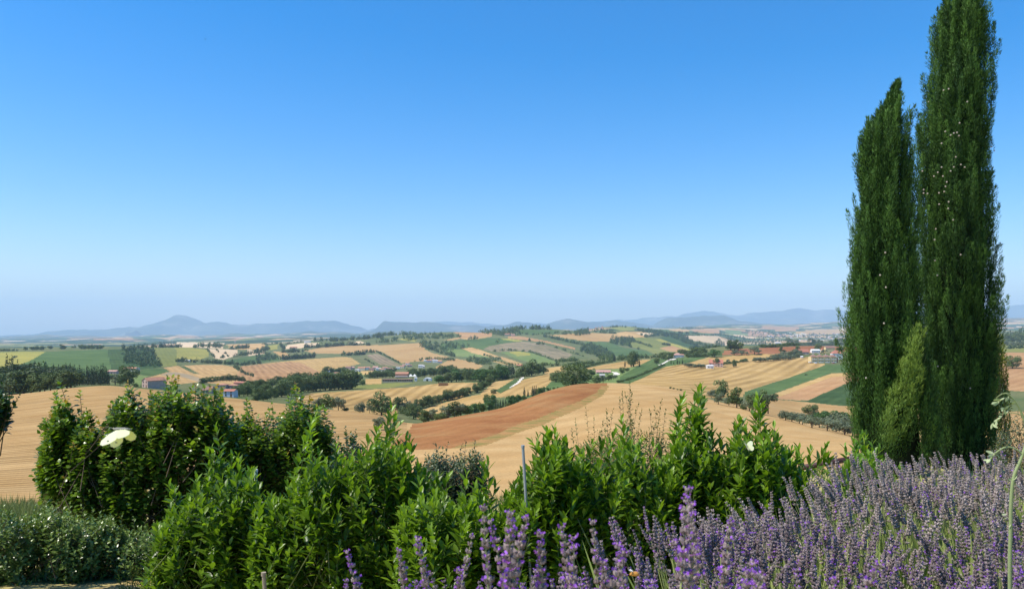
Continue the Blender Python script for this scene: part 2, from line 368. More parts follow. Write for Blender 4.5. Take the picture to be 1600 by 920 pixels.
# name, zoom, polygon, colours, row direction (two spots), spacing m, amp, dmin, dmax
FIELDS = [
 ('scrub_hillside','P',[(-3000,300),(4600,300),(4600,700),(-3000,700)],'ggrey',None,0,0,430,5200),
 # near fields
 ('stubble_field','P',[(-3000,500),(636,500),(636,1200),(-3000,1200)],'tan',[(0,700),(140,688)],3.3,.85,40,445),
 ('stubble_field','P',[(636,500),(4600,500),(4600,1200),(636,1200)],'tan',[(1000,700),(1200,672)],7.0,.26,40,445),
 ('ploughed_field','P',[(655,645),(700,630),(800,600),(900,580),(953,585),(948,604),(935,617),(900,635),(850,655),(800,672),(775,682),(740,692),(725,699),(690,705),(640,716),(560,738),(600,702),(640,672)],'brown',[(700,680),(900,620)],5.0,.25,120,420),
 ('weedy_margin','P',[(940,603),(953,602),(942,618),(902,641),(852,662),(803,679),(759,695),(725,702),(690,709),(640,718),(640,712),(700,701),(740,689),(775,678),(800,667),(850,650),(900,630),(933,613)],'weedm',None,0,0,120,420),
 # left
 ('meadow','1',[(-1200,340),(150,318),(285,318),(180,378),(100,420),(-1200,460)],'yolive',[(0,350),(150,340)],12,.25,1000,6000),
 ('green_field','1',[(180,378),(285,318),(370,313),(665,303),(690,330),(700,460),(600,500),(150,470),(60,420)],'green',[(200,400),(640,385)],25,.3,900,6000),
 ('vineyard','1',[(668,304),(760,305),(800,440),(700,450)],'dgreen',[(680,310),(710,430)],8,.6,900,6000),
 ('wooded_slope','1',[(750,300),(940,300),(1010,415),(860,430),(790,430)],'dgreen',None,0,0,900,6000),
 ('meadow','B',[(300,270),(590,265),(640,330),(600,400),(600,490),(430,505),(330,350)],'olive',[(330,300),(400,480)],14,.3,900,6000),
 ('meadow','B',[(590,265),(780,265),(985,285),(1015,370),(900,410),(800,440),(600,430),(600,330)],'yolive',[(620,300),(700,400)],14,.2,900,6000),
 ('stubble_field','B',[(1000,280),(1130,280),(1360,290),(1370,350),(1200,415),(1085,405)],'sand',None,0,0,900,6000),
 ('stubble_field','B',[(1480,290),(1700,290),(1700,340),(1500,370)],'sand',None,0,0,900,6000),
 ('green_field','2',[(200,400),(210,372),(330,352),(480,330),(545,355),(540,372),(300,398)],'green',[(220,390),(480,345)],12,.4,1200,6000),
 ('stubble_field','B',[(1200,215),(1340,205),(1700,205),(1700,300),(1520,285),(1250,240)],'tan',None,0,0,2500,6500),
 ('stubble_field','B',[(600,195),(1200,205),(1180,275),(800,262),(600,262)],'sand',None,0,0,3500,9000),
 ('stubble_field','A',[(860,300),(1040,275),(1300,262),(1600,262),(1600,285),(1340,292),(1000,300)],'rose',None,0,0,3000,9000),
 ('stubble_field','B',[(440,515),(620,490),(900,478),(1180,480),(1300,500),(1380,560),(1560,630),(1700,660),(1700,720),(1100,720),(900,690),(640,720),(350,760),(180,740),(200,650),(390,600),(520,560)],'tan',[(850,500),(1150,650)],14,.45,700,3500),
 ('ploughed_strip','B',[(500,570),(590,570),(760,600),(1040,690),(900,700),(620,610),(400,610)],'vbrown',None,0,0,700,3500),
 ('dirt_track','B',[(625,490),(700,490),(890,590),(820,590)],'ggrey',[(640,495),(850,588)],10,.5,700,3500),
 ('green_field','B',[(120,590),(200,530),(420,530),(515,560),(330,610),(250,615)],'green',[(200,560),(480,560)],10,.4,700,3500),
 ('meadow','B',[(75,640),(90,600),(260,618),(180,660),(150,750),(60,760)],'lgreen',None,0,0,600,3500),
 ('stubble_field','C',[(-50,480),(400,430),(760,400),(1050,380),(1180,385),(1305,465),(1150,500),(860,550),(800,560),(890,600),(860,620),(600,660),(100,700),(-60,700),(-200,640),(-140,560),(-200,500)],'gold',[(100,470),(260,600)],11,.45,700,3500),
 ('stubble_field','C',[(-200,500),(-50,480),(420,440),(560,450),(800,570),(880,610),(800,700),(-100,720),(-250,640)],'rose',[(100,470),(260,600)],15,.65,700,3500),
 ('meadow','C',[(1190,385),(1370,365),(1600,480),(1600,500),(1310,470)],'ggrey',None,0,0,1200,4000),
 ('stubble_field','C',[(1370,355),(1520,340),(1780,470),(1780,500),(1560,480)],'vbrown',[(1400,360),(1600,480)],18,.7,1200,4000),
 ('wheat_field','2',[(700,310),(820,290),(940,280),(1200,275),(1440,262),(1452,300),(1500,325),(1610,350),(1560,372),(1390,380),(1310,388),(1180,316),(1070,322),(960,330),(760,328)],'tan',[(900,300),(1400,280)],16,.25,1200,5000),
 ('wheat_field','2',[(500,315),(580,320),(615,342),(560,352)],'tan',None,0,0,1200,5000),
 ('stubble_field','2',[(570,300),(600,275),(700,264),(800,262),(760,285),(640,300)],'sand',None,0,0,1200,6000),
 ('meadow','2',[(470,282),(540,270),(530,302),(480,308)],'yolive',[(480,280),(500,300)],14,.3,1200,6000),
 ('stubble_field','2',[(960,262),(1050,252),(1080,262),(1050,272)],'sand',None,0,0,1200,6000),
 ('meadow','2',[(1280,240),(1370,228),(1410,240),(1390,255)],'yolive',None,0,0,1200,6000),
 ('stubble_field','2',[(380,250),(440,262),(430,300),(300,305),(220,290),(320,275)],'tan',None,0,0,1200,6000),
 # middle
 ('meadow','2',[(950,445),(1040,442),(1080,462),(1000,478)],'olive',None,0,0,900,4000),
 ('stubble_field','2',[(1050,440),(1130,436),(1120,458),(1070,460)],'gold',None,0,0,900,4000),
 ('stubble_field','C',[(1360,655),(1560,650),(1560,715),(1370,725)],'gold',[(1370,700),(1550,690)],10,.5,700,4000),
 ('meadow','C',[(1180,750),(1400,725),(1800,700),(2000,700),(1700,760),(1190,790)],'olive',[(1200,770),(1700,720)],6,.4,500,2000),
 ('stubble_field','3',[(-560,625),(-460,578),(-200,562),(-60,552),(150,540),(340,515),(470,510),(612,510),(600,545),(530,575),(490,600),(300,640),(100,680),(60,720),(-60,720),(-160,700),(-300,690),(-360,640),(-480,650)],'gold',[(-60,600),(30,560)],13,.8,440,2000),
 ('stubble_field','3',[(210,690),(340,645),(490,605),(600,585),(670,520),(690,505),(815,488),(700,560),(760,592),(700,600),(625,605),(620,640),(500,660),(360,700),(340,740),(200,740)],'gold',[(300,680),(560,600)],10,.45,440,2000),
 ('vineyard','3',[(690,562),(820,490),(875,483),(790,545),(725,577)],'green',[(720,560),(850,490)],5,.8,440,2000),
 ('stubble_field','3',[(725,577),(790,548),(875,490),(1035,453),(1048,500),(1010,540),(960,575),(870,600),(700,602),(700,590)],'gold',[(780,570),(980,490)],12,.55,440,2000),
 ('footpath','G',[(925,715),(960,712),(900,780),(790,840),(760,850),(860,780)],'path',None,0,0,440,2000),
 ('green_field','3',[(1005,545),(1045,505),(1130,500),(1300,500),(1440,500),(1440,530),(1200,530),(1050,560)],'green',None,0,0,420,2000),
 ('stubble_field','3',[(1008,422),(1142,404),(1135,440),(1008,455)],'gold',None,0,0,700,3000),
 ('stubble_field','D',[(130,600),(330,560),(560,520),(700,505),(980,488),(900,530),(640,600),(350,610),(130,625)],'gold',[(350,580),(650,530)],12,.5,600,3000),
 ('meadow','D',[(340,800),(500,720),(740,590),(960,480),(1240,480),(1600,440),(1600,480),(1380,540),(1180,600),(640,800)],'green',[(500,740),(1100,520)],9,.35,440,3000),
 ('orchard_grass','D',[(120,800),(200,640),(620,600),(760,580),(560,700),(500,800)],'lgreen',None,0,0,440,3000),
 ('gravel_drive','D',[(1030,560),(1080,540),(1170,490),(1250,480),(1245,490),(1170,505),(1060,568)],'path',None,0,0,440,3000),
 ('gravel_yard','D',[(440,640),(500,650),(555,665),(540,680),(450,690),(480,670)],'path',None,0,0,440,3000),
 ('stubble_field','4',[(318,522),(420,480),(560,412),(700,388),(830,352),(1000,342),(1240,330),(1250,355),(1130,375),(1300,360),(1460,350),(1480,385),(1560,393),(1545,405),(1400,455),(1060,567),(1040,600),(700,610),(560,570)],'gold',[(600,520),(1300,390)],15,.8,440,2000),
 ('green_field','4',[(1055,570),(1400,460),(1555,403),(2600,380),(2600,425),(1600,450),(1440,505),(1225,583),(1060,600)],'green',[(1100,570),(1500,430)],12,.2,440,2000),
 ('stubble_field','4',[(1215,590),(1600,452),(2600,425),(2600,600),(1440,622),(1280,615)],'rose',[(1300,590),(1600,500)],12,.3,440,2000),
 ('wheat_strip','4',[(1215,590),(1440,507),(1600,452),(2600,425),(2600,440),(1600,475),(1280,595)],'gold',None,0,0,440,2000),
 ('green_field','5',[(230,628),(480,520),(800,450),(1500,440),(1500,690),(480,655)],'dgreen',[(300,620),(480,540)],10,.4,440,2000),
 ('stubble_field','5',[(-300,640),(0,610),(240,632),(480,657),(1400,690),(3000,690),(3000,900),(300,760),(-100,700)],'tan',[(0,650),(400,680)],8,.4,420,1200),
 ('stubble_field','5',[(1400,318),(1480,322),(3000,322),(3000,640),(1490,560)],'rose',[(1500,400),(1600,380)],14,.3,420,4000),
 ('olive_grove_floor','5',[(1400,270),(3000,270),(3000,320),(1400,320)],'olive',None,0,0,800,4000),
 ('ploughed_field','4',[(915,340),(925,312),(1060,298),(1270,288),(1480,278),(2600,282),(2600,312),(1600,318),(1400,330),(1180,332)],'rbrown',[(1000,320),(1400,290)],8,.3,900,3000),
 ('wheat_field','E',[(560,470),(900,440),(1330,420),(1200,460),(900,490),(560,500)],'gold',None,0,0,900,2500),
 # far centre
 ('wheat_field','G',[(-100,250),(0,240),(250,190),(540,175),(560,200),(420,230),(230,245),(160,230),(60,250)],'tan',[(0,240),(400,180)],20,.3,2500,7000),
 ('wheat_field','G',[(60,150),(540,160),(560,195),(300,215),(160,225),(120,175)],'rose',[(100,170),(400,160)],20,.3,2500,7000),
 ('green_field','G',[(-100,300),(0,270),(400,232),(640,222),(940,262),(700,290),(500,330),(440,365),(250,345),(-60,380)],'green',[(200,300),(600,250)],14,.5,1800,6000),
 ('meadow','G',[(660,228),(800,235),(960,262),(860,268),(700,245)],'yolive',None,0,0,1800,6000),
 ('green_field','G',[(-60,390),(130,362),(300,390),(560,450),(480,470),(200,460),(0,440)],'lgreen',[(100,380),(400,460)],10,.2,1800,6000),
 ('wheat_field','G',[(160,352),(290,342),(420,375),(640,455),(540,468),(300,410)],'tan',[(300,370),(560,450)],10,.3,1800,6000),
 ('vineyard','G',[(440,365),(520,325),(720,288),(950,268),(1200,300),(1560,430),(1500,480),(1360,500),(1100,410),(900,385),(700,390),(600,400)],'vbrown',[(800,300),(1300,460)],9,.8,1800,6000),
 ('meadow','G',[(660,400),(880,388),(1060,410),(1380,530),(1200,560),(1000,520),(850,480)],'lgreen',[(800,400),(1200,530)],10,.3,1500,6000),
 ('meadow','G',[(760,400),(880,390),(1020,410),(1030,440),(880,450)],'yolive',None,0,0,1500,6000),
 ('wheat_field','G',[(630,450),(720,470),(940,545),(920,575),(840,560),(640,480)],'tan',[(700,470),(900,550)],8,.3,1500,5000),
 ('wheat_field','G',[(450,505),(560,500),(700,520),(830,550),(740,560),(560,520)],'gold',None,0,0,1500,5000),
 ('wheat_field','G',[(-160,590),(0,500),(90,480),(260,510),(440,570),(360,620),(200,600),(-100,620)],'tan',[(0,540),(300,570)],10,.3,1200,5000),
 ('wheat_field','G',[(740,205),(900,200),(1250,265),(1600,345),(1600,370),(1420,330),(1180,275),(1000,255),(760,230)],'rose',[(800,215),(1500,340)],12,.3,2200,6500),
 ('green_field','G',[(820,140),(940,112),(1180,120),(1410,130),(1390,165),(1200,180),(1040,185),(880,165)],'green',[(900,140),(1300,150)],14,.3,2800,7000),
 ('wheat_field','3',[(1030,216),(1180,205),(1300,200),(1450,206),(1480,194),(1620,190),(1680,212),(1600,238),(1480,230),(1400,256),(1250,250),(1120,232)],'tan',[(1100,215),(1500,220)],24,.25,2500,8000),
 ('green_field','D',[(90,300),(140,265),(420,280),(620,350),(900,390),(1020,470),(760,470),(500,450),(380,370),(220,320)],'green',[(200,290),(900,440)],16,.2,1800,6000),
 ('meadow','D',[(560,230),(820,215),(1050,230),(1200,280),(1400,360),(1460,400),(1160,400),(980,420),(860,370),(640,320)],'olive',[(700,240),(1200,380)],16,.4,1800,6500),
 ('meadow','D',[(980,240),(1050,235),(1250,300),(1440,370),(1440,385),(1200,320)],'yolive',None,0,0,1800,6500),
 ('wheat_field','D',[(1040,352),(1200,318),(1400,380),(1330,400),(1180,395)],'rose',[(1100,350),(1300,390)],8,.3,1500,6000),
 ('green_field','D',[(1050,220),(1180,180),(1360,240),(1540,320),(1440,345),(1200,290)],'dgreen',[(1100,220),(1500,320)],10,.4,1800,6500),
 ('wheat_field','D',[(500,160),(620,142),(840,200),(760,215),(560,200)],'tan',None,0,0,2500,8000),
 ('wheat_field','D',[(740,160),(960,160),(1000,185),(840,195)],'sand',None,0,0,3000,9000),
 ('meadow','D',[(420,100),(540,85),(740,95),(720,130),(560,130)],'olive',None,0,0,3500,9000),
 ('wheat_field','E',[(0,190),(180,195),(500,200),(610,270),(600,320),(420,290),(180,255),(60,230)],'sand',[(200,220),(550,280)],30,.4,3500,9000),
 ('wheat_field','E',[(150,120),(300,108),(515,125),(525,165),(380,170),(200,145)],'rose',None,0,0,4500,12000),
 ('wheat_field','E',[(680,180),(960,215),(975,235),(850,225),(700,200)],'sand',None,0,0,4500,12000),
 ('meadow','E',[(570,140),(700,125),(850,165),(870,195),(720,180),(600,160)],'lgreen',None,0,0,4500,12000),
 ('wheat_field','E',[(950,90),(1200,75),(1500,85),(1520,120),(1350,150),(1100,115)],'rose',[(1000,95),(1400,130)],60,.3,6000,20000),
 ('wheat_field','E',[(1420,165),(1600,125),(2100,115),(2100,170),(1700,175)],'tan',None,0,0,6000,20000),
 ('wheat_field','E',[(-100,110),(100,110),(150,140),(60,150),(-100,135)],'tan',None,0,0,4500,12000),
]

def in_poly(px, py, poly):
    inside = np.zeros(px.shape, bool); n = len(poly)
    for i in range(n):
        x1, y1 = poly[i]; x2, y2 = poly[(i + 1) % n]
        if y1 == y2: continue
        c = ((y1 > py) != (y2 > py)) & (px < (x2 - x1) * (py - y1) / (y2 - y1) + x1)
        inside ^= c
    return inside

cx = 0.25 * (GX[:-1, :-1] + GX[1:, :-1] + GX[:-1, 1:] + GX[1:, 1:])
cy = 0.25 * (GY[:-1, :-1] + GY[1:, :-1] + GY[:-1, 1:] + GY[1:, 1:])
czz = 0.25 * (GZ[:-1, :-1] + GZ[1:, :-1] + GZ[:-1, 1:] + GZ[1:, 1:])
fpx = 800 + FP * cx / cy; fpy = HY - FP * czz / cy
jit = np.clip(260 / cy, 0.35, 2.2)
fpx_j = fpx + 3.0 * jit * fbm(cx / 6 * 60 / cy * 3, cy / 9 * 60 / cy * 3, 5, 3)
fpy_j = fpy + .7 * jit * fbm(cx / 6 * 60 / cy * 3, cy / 9 * 60 / cy * 3, 9, 3)
fid = np.full(cx.shape, -1)          # -1: the far mosaic
for k, (nm, z, pts, ck, rows, sp, amp, d0, d1) in enumerate(FIELDS):
    poly = [zp(z, *p) for p in pts]
    xs = [p[0] for p in poly]; ys = [p[1] for p in poly]
    bb = (fpx > min(xs) - 4) & (fpx < max(xs) + 4) & (fpy > min(ys) - 3) & (fpy < max(ys) + 3) & (cy > d0) & (cy < d1)
    idx = np.nonzero(bb)
    ins = in_poly(fpx_j[idx], fpy_j[idx], poly)
    fid[idx[0][ins], idx[1][ins]] = k

def far_mat():
    m, t, b = mat('far_farmland')
    tc = nd(t, 'ShaderNodeTexCoord'); P = tc.outputs['Object']
    wn = nd(t, 'ShaderNodeTexNoise'); wn.inputs['Scale'].default_value = 1 / 900; t.links.new(P, wn.inputs['Vector'])
    mx = nd(t, 'ShaderNodeVectorMath', operation='MULTIPLY_ADD'); t.links.new(wn.outputs['Color'], mx.inputs[0])
    mx.inputs[1].default_value = (500, 500, 0); t.links.new(P, mx.inputs[2])
    sc = nd(t, 'ShaderNodeVectorMath', operation='MULTIPLY'); t.links.new(mx.outputs[0], sc.inputs[0]); sc.inputs[1].default_value = (1 / 420, 1 / 700, 0)
    v = nd(t, 'ShaderNodeTexVoronoi'); v.voronoi_dimensions = '2D'; t.links.new(sc.outputs[0], v.inputs['Vector']); v.inputs['Scale'].default_value = 1.0
    sx = nd(t, 'ShaderNodeSeparateColor'); t.links.new(v.outputs['Color'], sx.inputs[0])
    r = nd(t, 'ShaderNodeValToRGB'); r.color_ramp.interpolation = 'CONSTANT'
    e = r.color_ramp.elements
    stops = [(0, (.05, .09, .04)), (.30, (.11, .16, .07)), (.45, (.5, .33, .17)), (.62, (.26, .26, .10)), (.72, (.58, .43, .26)), (.86, (.40, .23, .12))]
    while len(e) < len(stops): e.new(.5)
    for i, (p, c) in enumerate(stops): e[i].position = p; e[i].color = c + (1,)
    t.links.new(sx.outputs[0], r.inputs[0])
    wood = noise_n(t, P, 1 / 650, 6, 0.65)
    col = mixc(t, ramp(t, wood, [(0.49, (0, 0, 0)), (0.53, (1, 1, 1))]), r.outputs[0], (.035, .065, .03))
    sp = nd(t, 'ShaderNodeTexVoronoi'); sp.inputs['Scale'].default_value = 1 / 45; t.links.new(P, sp.inputs['Vector'])
    col = mixc(t, ramp(t, sp.outputs['Distance'], [(0.16, (.8, .8, .8)), (0.24, (0, 0, 0))]), col, (.035, .06, .03))
    t.links.new(col, b.inputs['Base Color']); b.inputs['Roughness'].default_value = 1; b.inputs['Specular IOR Level'].default_value = 0
    return m

nR, nU = GX.shape
VV = np.stack([GX, GY, GZ], -1).reshape(-1, 3)
ii, jj = np.meshgrid(np.arange(nR - 1), np.arange(nU - 1), indexing='ij')
QF = np.stack([ii * nU + jj, ii * nU + jj + 1, (ii + 1) * nU + jj + 1, (ii + 1) * nU + jj], -1).reshape(-1, 4)
# smooth normals of the whole sheet, given to each field so that borders do not crease
fidf = fid.ravel()
def sub_mesh(name, sel, m, obname):
    q = QF[sel]; u, inv = np.unique(q, return_inverse=True)
    me = mesh_np(name, VV[u], inv.reshape(-1, 4), [m], smooth=True)
    return tag(link(obname, me), kind='structure')
for k, (nm, z, pts, ck, rows, sp, amp, d0, d1) in enumerate(FIELDS):
    sel = fidf == k
    if sel.sum() < 3: continue
    a = None
    c1, c2 = CC[ck]
    seedv = 1 + 0.07 * math.sin(k * 12.9898)
    c1 = tuple(min(.9, x * seedv) for x in c1); c2 = tuple(min(.9, x * seedv) for x in c2)
    if rows:
        p = ground(*zp(z, *rows[0]), dmin=d0); q = ground(*zp(z, *rows[1]), dmin=d0)
        a = math.atan2(q.y - p.y, q.x - p.x)
    dm = float(np.median(cy.ravel()[sel]))
    m = field_mat(nm, c1, c2, a, sp if rows else 5, amp, patch=3.5 if nm == 'weedy_margin' else max(14, dm * 0.06), fine=max(0.35, dm * 0.0022),
                  c3=(.34, .20, .085) if (ck == 'brown') else None,
                  dark=(.05, .07, .03) if nm in ('vineyard',) else None)
    sub_mesh(nm, sel, m, nm)
sub_mesh('far_farmland', fidf == -1, far_mat(), 'far_farmland')

# garden terrace: the ground around and behind the camera, down to where the fields begin
gx = np.concatenate([np.linspace(-60, -12, 30, endpoint=False), np.linspace(-12, 12, 91), np.linspace(12.8, 60, 30)])
gy = np.concatenate([np.linspace(-40, 0, 20, endpoint=False), np.linspace(0, 22, 80, endpoint=False), np.linspace(22, D0 + 1.5, 25)])
XX, YY = np.meshgrid(gx, gy)
ZZ = hgarden(XX, YY)
last = YY > D0 - 1
over = YY > D0
for r_ in range(len(gy)):
    if gy[r_] > D0:
        for c_ in range(len(gx)): ZZ[r_, c_] = ground_xy(gx[c_], gy[r_]) - 0.25
gv = np.stack([XX, YY, ZZ], -1).reshape(-1, 3)
a_, b_ = np.meshgrid(np.arange(len(gy) - 1), np.arange(len(gx) - 1), indexing='ij'); n_ = len(gx)
gq = np.stack([a_ * n_ + b_, a_ * n_ + b_ + 1, (a_ + 1) * n_ + b_ + 1, (a_ + 1) * n_ + b_], -1).reshape(-1, 4)
gm = field_mat('garden_ground', (.24, .24, .07), (.42, .36, .15), None, 5, 0, patch=1.6, fine=0.05, c3=(.36, .26, .11))
tag(link('garden_ground', mesh_np('garden_ground', gv, gq, [gm], smooth=True)), kind='structure')

# ---- mountain ranges
def mountain_mat(name, c1, c2, c3):
    m, t, b = mat(name); tc = nd(t, 'ShaderNodeTexCoord')
    f = noise_n(t, tc.outputs['Object'], 1 / 1400, 7, 0.68)
    t.links.new(ramp(t, f, [(0.42, c1), (0.55, c2), (0.66, c3)]), b.inputs['Base Color'])
    b.inputs['Roughness'].default_value = 1; b.inputs['Specular IOR Level'].default_value = 0
    return m
def mountain(name, D, depth, prof, base_py, seed, m):
    xp, yp = zip(*prof)
    px = np.arange(min(xp), max(xp) + 1, 3.0)
    top = np.interp(px, xp, yp); top = top * 0.6 + 0.2 * np.interp(px - 4, xp, yp) + 0.2 * np.interp(px + 4, xp, yp)
    top = top + 3.4 * fbm(px / 24, px * 0 + seed, seed + 9, 4)
    rows = np.linspace(0, 1, 42)
    Dd = D + (rows - 0.5) * depth
    uu = (px - 800) / FP
    X = uu[None, :] * D + 0 * rows[:, None]; Y = np.broadcast_to(Dd[:, None], X.shape)
    zt = (HY - top) / FP * D; zb = (HY - base_py) / FP * D
    edge = np.clip(np.minimum(px - px[0], px[-1] - px) / 40, 0, 1)
    spur = 1 + 0.9 * fbm(X / 1700, Y / 2600, seed, 5)
    t_ = np.abs(rows[:, None] - 0.5) * 2
    shape = np.clip(1 - np.power(t_, 0.9) * np.clip(spur, 0.5, 1.6), -0.05, 1)
    Z = zb + (zt * edge + zb * (1 - edge) - zb)[None, :] * shape + 60 * fbm(X / 900, Y / 900, seed + 3, 4) * (1 - np.abs(t_ - 0.5))
    v = np.stack([X, Y, Z], -1).reshape(-1, 3)
    a, b = np.meshgrid(np.arange(len(rows) - 1), np.arange(len(px) - 1), indexing='ij'); n = len(px)
    q = np.stack([a * n + b, a * n + b + 1, (a + 1) * n + b + 1, (a + 1) * n + b], -1).reshape(-1, 4)
    tag(link(name, mesh_np(name, v, q, [m], smooth=True)), kind='structure')
mmat = mountain_mat('mountain_slopes', (.035, .055, .045), (.06, .08, .055), (.22, .20, .17))
fmat = mountain_mat('foothill_slopes', (.05, .075, .045), (.14, .14, .08), (.50, .36, .22))
mountain('foothills', 20500, 4200, [(-700,530),(-200,530),(0,529),(60,526),(130,525),(190,526),(240,522),(300,524),(370,519),(430,522),(490,517),(560,520),(640,517),(720,521),(800,520),(900,518),(1000,516),(1060,512),(1120,509),(1190,511),(1260,504),(1330,500),(1420,498),(1500,499),(1600,494),(1800,494),(2300,505)], 531, 40, fmat)
mountain('mountains', 33000, 9000, [(-700,528),(-200,527),(0,524),(50,521),(80,517),(100,517),(140,515),(200,512),(235,506),(262,500),(272,494),(282,492),(292,494),(305,501),(320,506),(350,502),(375,507),(420,505),(450,502),(478,499),(500,500),(525,499),(540,505),(560,509),(575,514),(585,512),(600,516),(640,520),(700,520)], 530, 50, mmat)
mountain('mountains', 27000, 6000, [(560,520),(583,512),(590,503),(599,499),(615,502),(650,501),(680,502),(700,506),(720,509),(740,506),(760,511),(790,507),(812,502),(830,504),(850,507),(868,500),(878,498),(895,500),(915,504),(935,502),(960,499),(990,502),(1020,508),(1040,498),(1065,494),(1100,490),(1130,492),(1160,500),(1195,508),(1240,504),(1330,502),(1500,500)], 528, 60, mmat)
mountain('mountains', 41000, 7000, [(620,516),(660,505),(700,502),(740,503),(780,508),(850,506),(930,503),(990,498),(1030,494),(1060,492),(1085,487),(1098,484),(1112,487),(1135,491),(1170,488),(1190,487),(1210,484),(1235,480),(1252,479),(1275,482),(1330,484),(1400,482),(1450,478),(1520,474),(1560,477),(1600,473),(1650,476),(1750,484),(1900,495),(2300,510)], 526, 70, mmat)

# ---- haze: one closed box of thin air round the whole scene
hz = MB().box(-70000, 70000, -600, 47500, -900, 1750)
hm = bpy.data.materials.new('haze'); hm.use_nodes = True; ht = hm.node_tree
ht.nodes.remove(ht.nodes['Principled BSDF'])
pv = ht.nodes.new('ShaderNodeVolumePrincipled'); pv.inputs['Color'].default_value = (0.58, 0.80, 1.0, 1)
pv.inputs['Density'].default_value = 3.8e-5
pv.inputs['Anisotropy'].default_value = 0.0
ht.links.new(pv.outputs[0], ht.nodes['Material Output'].inputs['Volume'])
ho = hz.obj('haze', hm); ho['kind'] = 'stuff'

# ================================================================ TREES AND WOODS OF THE VALLEY
def leaf_mat(name, c1, c2, rough=0.55, transl=0.25, objvar=0.25, spec=0.25, nscale=0.0, tcol=None):
    """leaf colour runs from c1 to c2 by the tint of the single leaf, plus a shift for each plant"""
    m, t, b = mat(name)
    a = nd(t, 'ShaderNodeAttribute', attribute_name='tint')
    oi = nd(t, 'ShaderNodeObjectInfo')
    f = math_n(t, 'ADD', a.outputs['Fac'], math_n(t, 'MULTIPLY', math_n(t, 'SUBTRACT', oi.outputs['Random'], 0.5), objvar), clamp=True)
    col = ramp(t, f, [(0.0, c1), (1.0, c2)] if tcol is None else [(0.0, c1), (0.88, c2), (0.97, tcol)])
    t.links.new(col, b.inputs['Base Color']); b.inputs['Roughness'].default_value = rough
    b.inputs['Specular IOR Level'].default_value = spec
    if transl > 0:
        tr = nd(t, 'ShaderNodeBsdfTranslucent'); mx = nd(t, 'ShaderNodeMixShader'); mx.inputs[0].default_value = transl
        c3 = mixc(t, 1.0, col, (1.5, 1.6, 0.6), 'MULTIPLY'); t.links.new(c3, tr.inputs['Color'])
        t.links.new(b.outputs[0], mx.inputs[1]); t.links.new(tr.outputs[0], mx.inputs[2])
        t.links.new(mx.outputs[0], t.nodes['Material Output'].inputs['Surface'])
    return m
M = {
 'oak': leaf_mat('oak_foliage', (.028,.058,.016), (.145,.195,.055), objvar=.5, transl=.12),
 'bright': leaf_mat('bright_foliage', (.03,.08,.02), (.11,.20,.045), objvar=.3, transl=.15),
 'olive': leaf_mat('olive_foliage', (.06,.085,.045), (.20,.235,.13), objvar=.4, transl=.1),
 'cypress_far': leaf_mat('distant_cypress_foliage', (.010,.026,.012), (.045,.08,.03), objvar=.3, transl=0.05),
 'pine': leaf_mat('pine_foliage', (.018,.04,.018), (.10,.135,.05), objvar=.3, transl=0.08),
 'bark': simple('bark', (.11,.08,.055), 0.9, .4, 6),
 'palebark': simple('pale_bark', (.22,.18,.13), 0.9, .3, 6),
}
def crown_arrays(blobs, n, leaf, r, out=0.8, squash=1.0):
    """n leaf clumps (two triangles each) on the surfaces of the blobs; returns verts, quads, tint"""
    w_ = np.array([b[3] * b[3] for b in blobs]); w_ /= w_.sum()
    k = r.choice(len(blobs), n, p=w_)
    B = np.array(blobs)[k]
    d = r.normal(size=(n, 3)); d[:, 2] = np.where(d[:, 2] < -0.3, d[:, 2] * 0.4, d[:, 2])
    d /= np.linalg.norm(d, axis=1, keepdims=True)
    rad = (0.72 + 0.38 * r.random(n) ** 0.7)
    P = B[:, :3] + d * np.stack([B[:, 3], B[:, 3], B[:, 4]], 1) * rad[:, None]
    nrm = d * out + r.normal(size=(n, 3)) * 0.45; nrm /= np.linalg.norm(nrm, axis=1, keepdims=True)
    ax = np.cross(nrm, r.normal(size=(n, 3))); ax /= np.linalg.norm(ax, axis=1, keepdims=True)
    bx = np.cross(nrm, ax)
    s = leaf * (0.6 + 0.8 * r.random(n))[:, None]
    v = np.stack([P - ax * s, P + bx * s * .6 - nrm * s * .15, P + ax * s, P - bx * s * .6 - nrm * s * .15], 1).reshape(-1, 3)
    f = np.arange(n * 4).reshape(-1, 4)
    tint = np.repeat(np.clip(0.25 + 0.55 * r.random(n) + 0.25 * (r.random(len(blobs))[k] - .4), 0, 1), 4)
    return v, f, tint
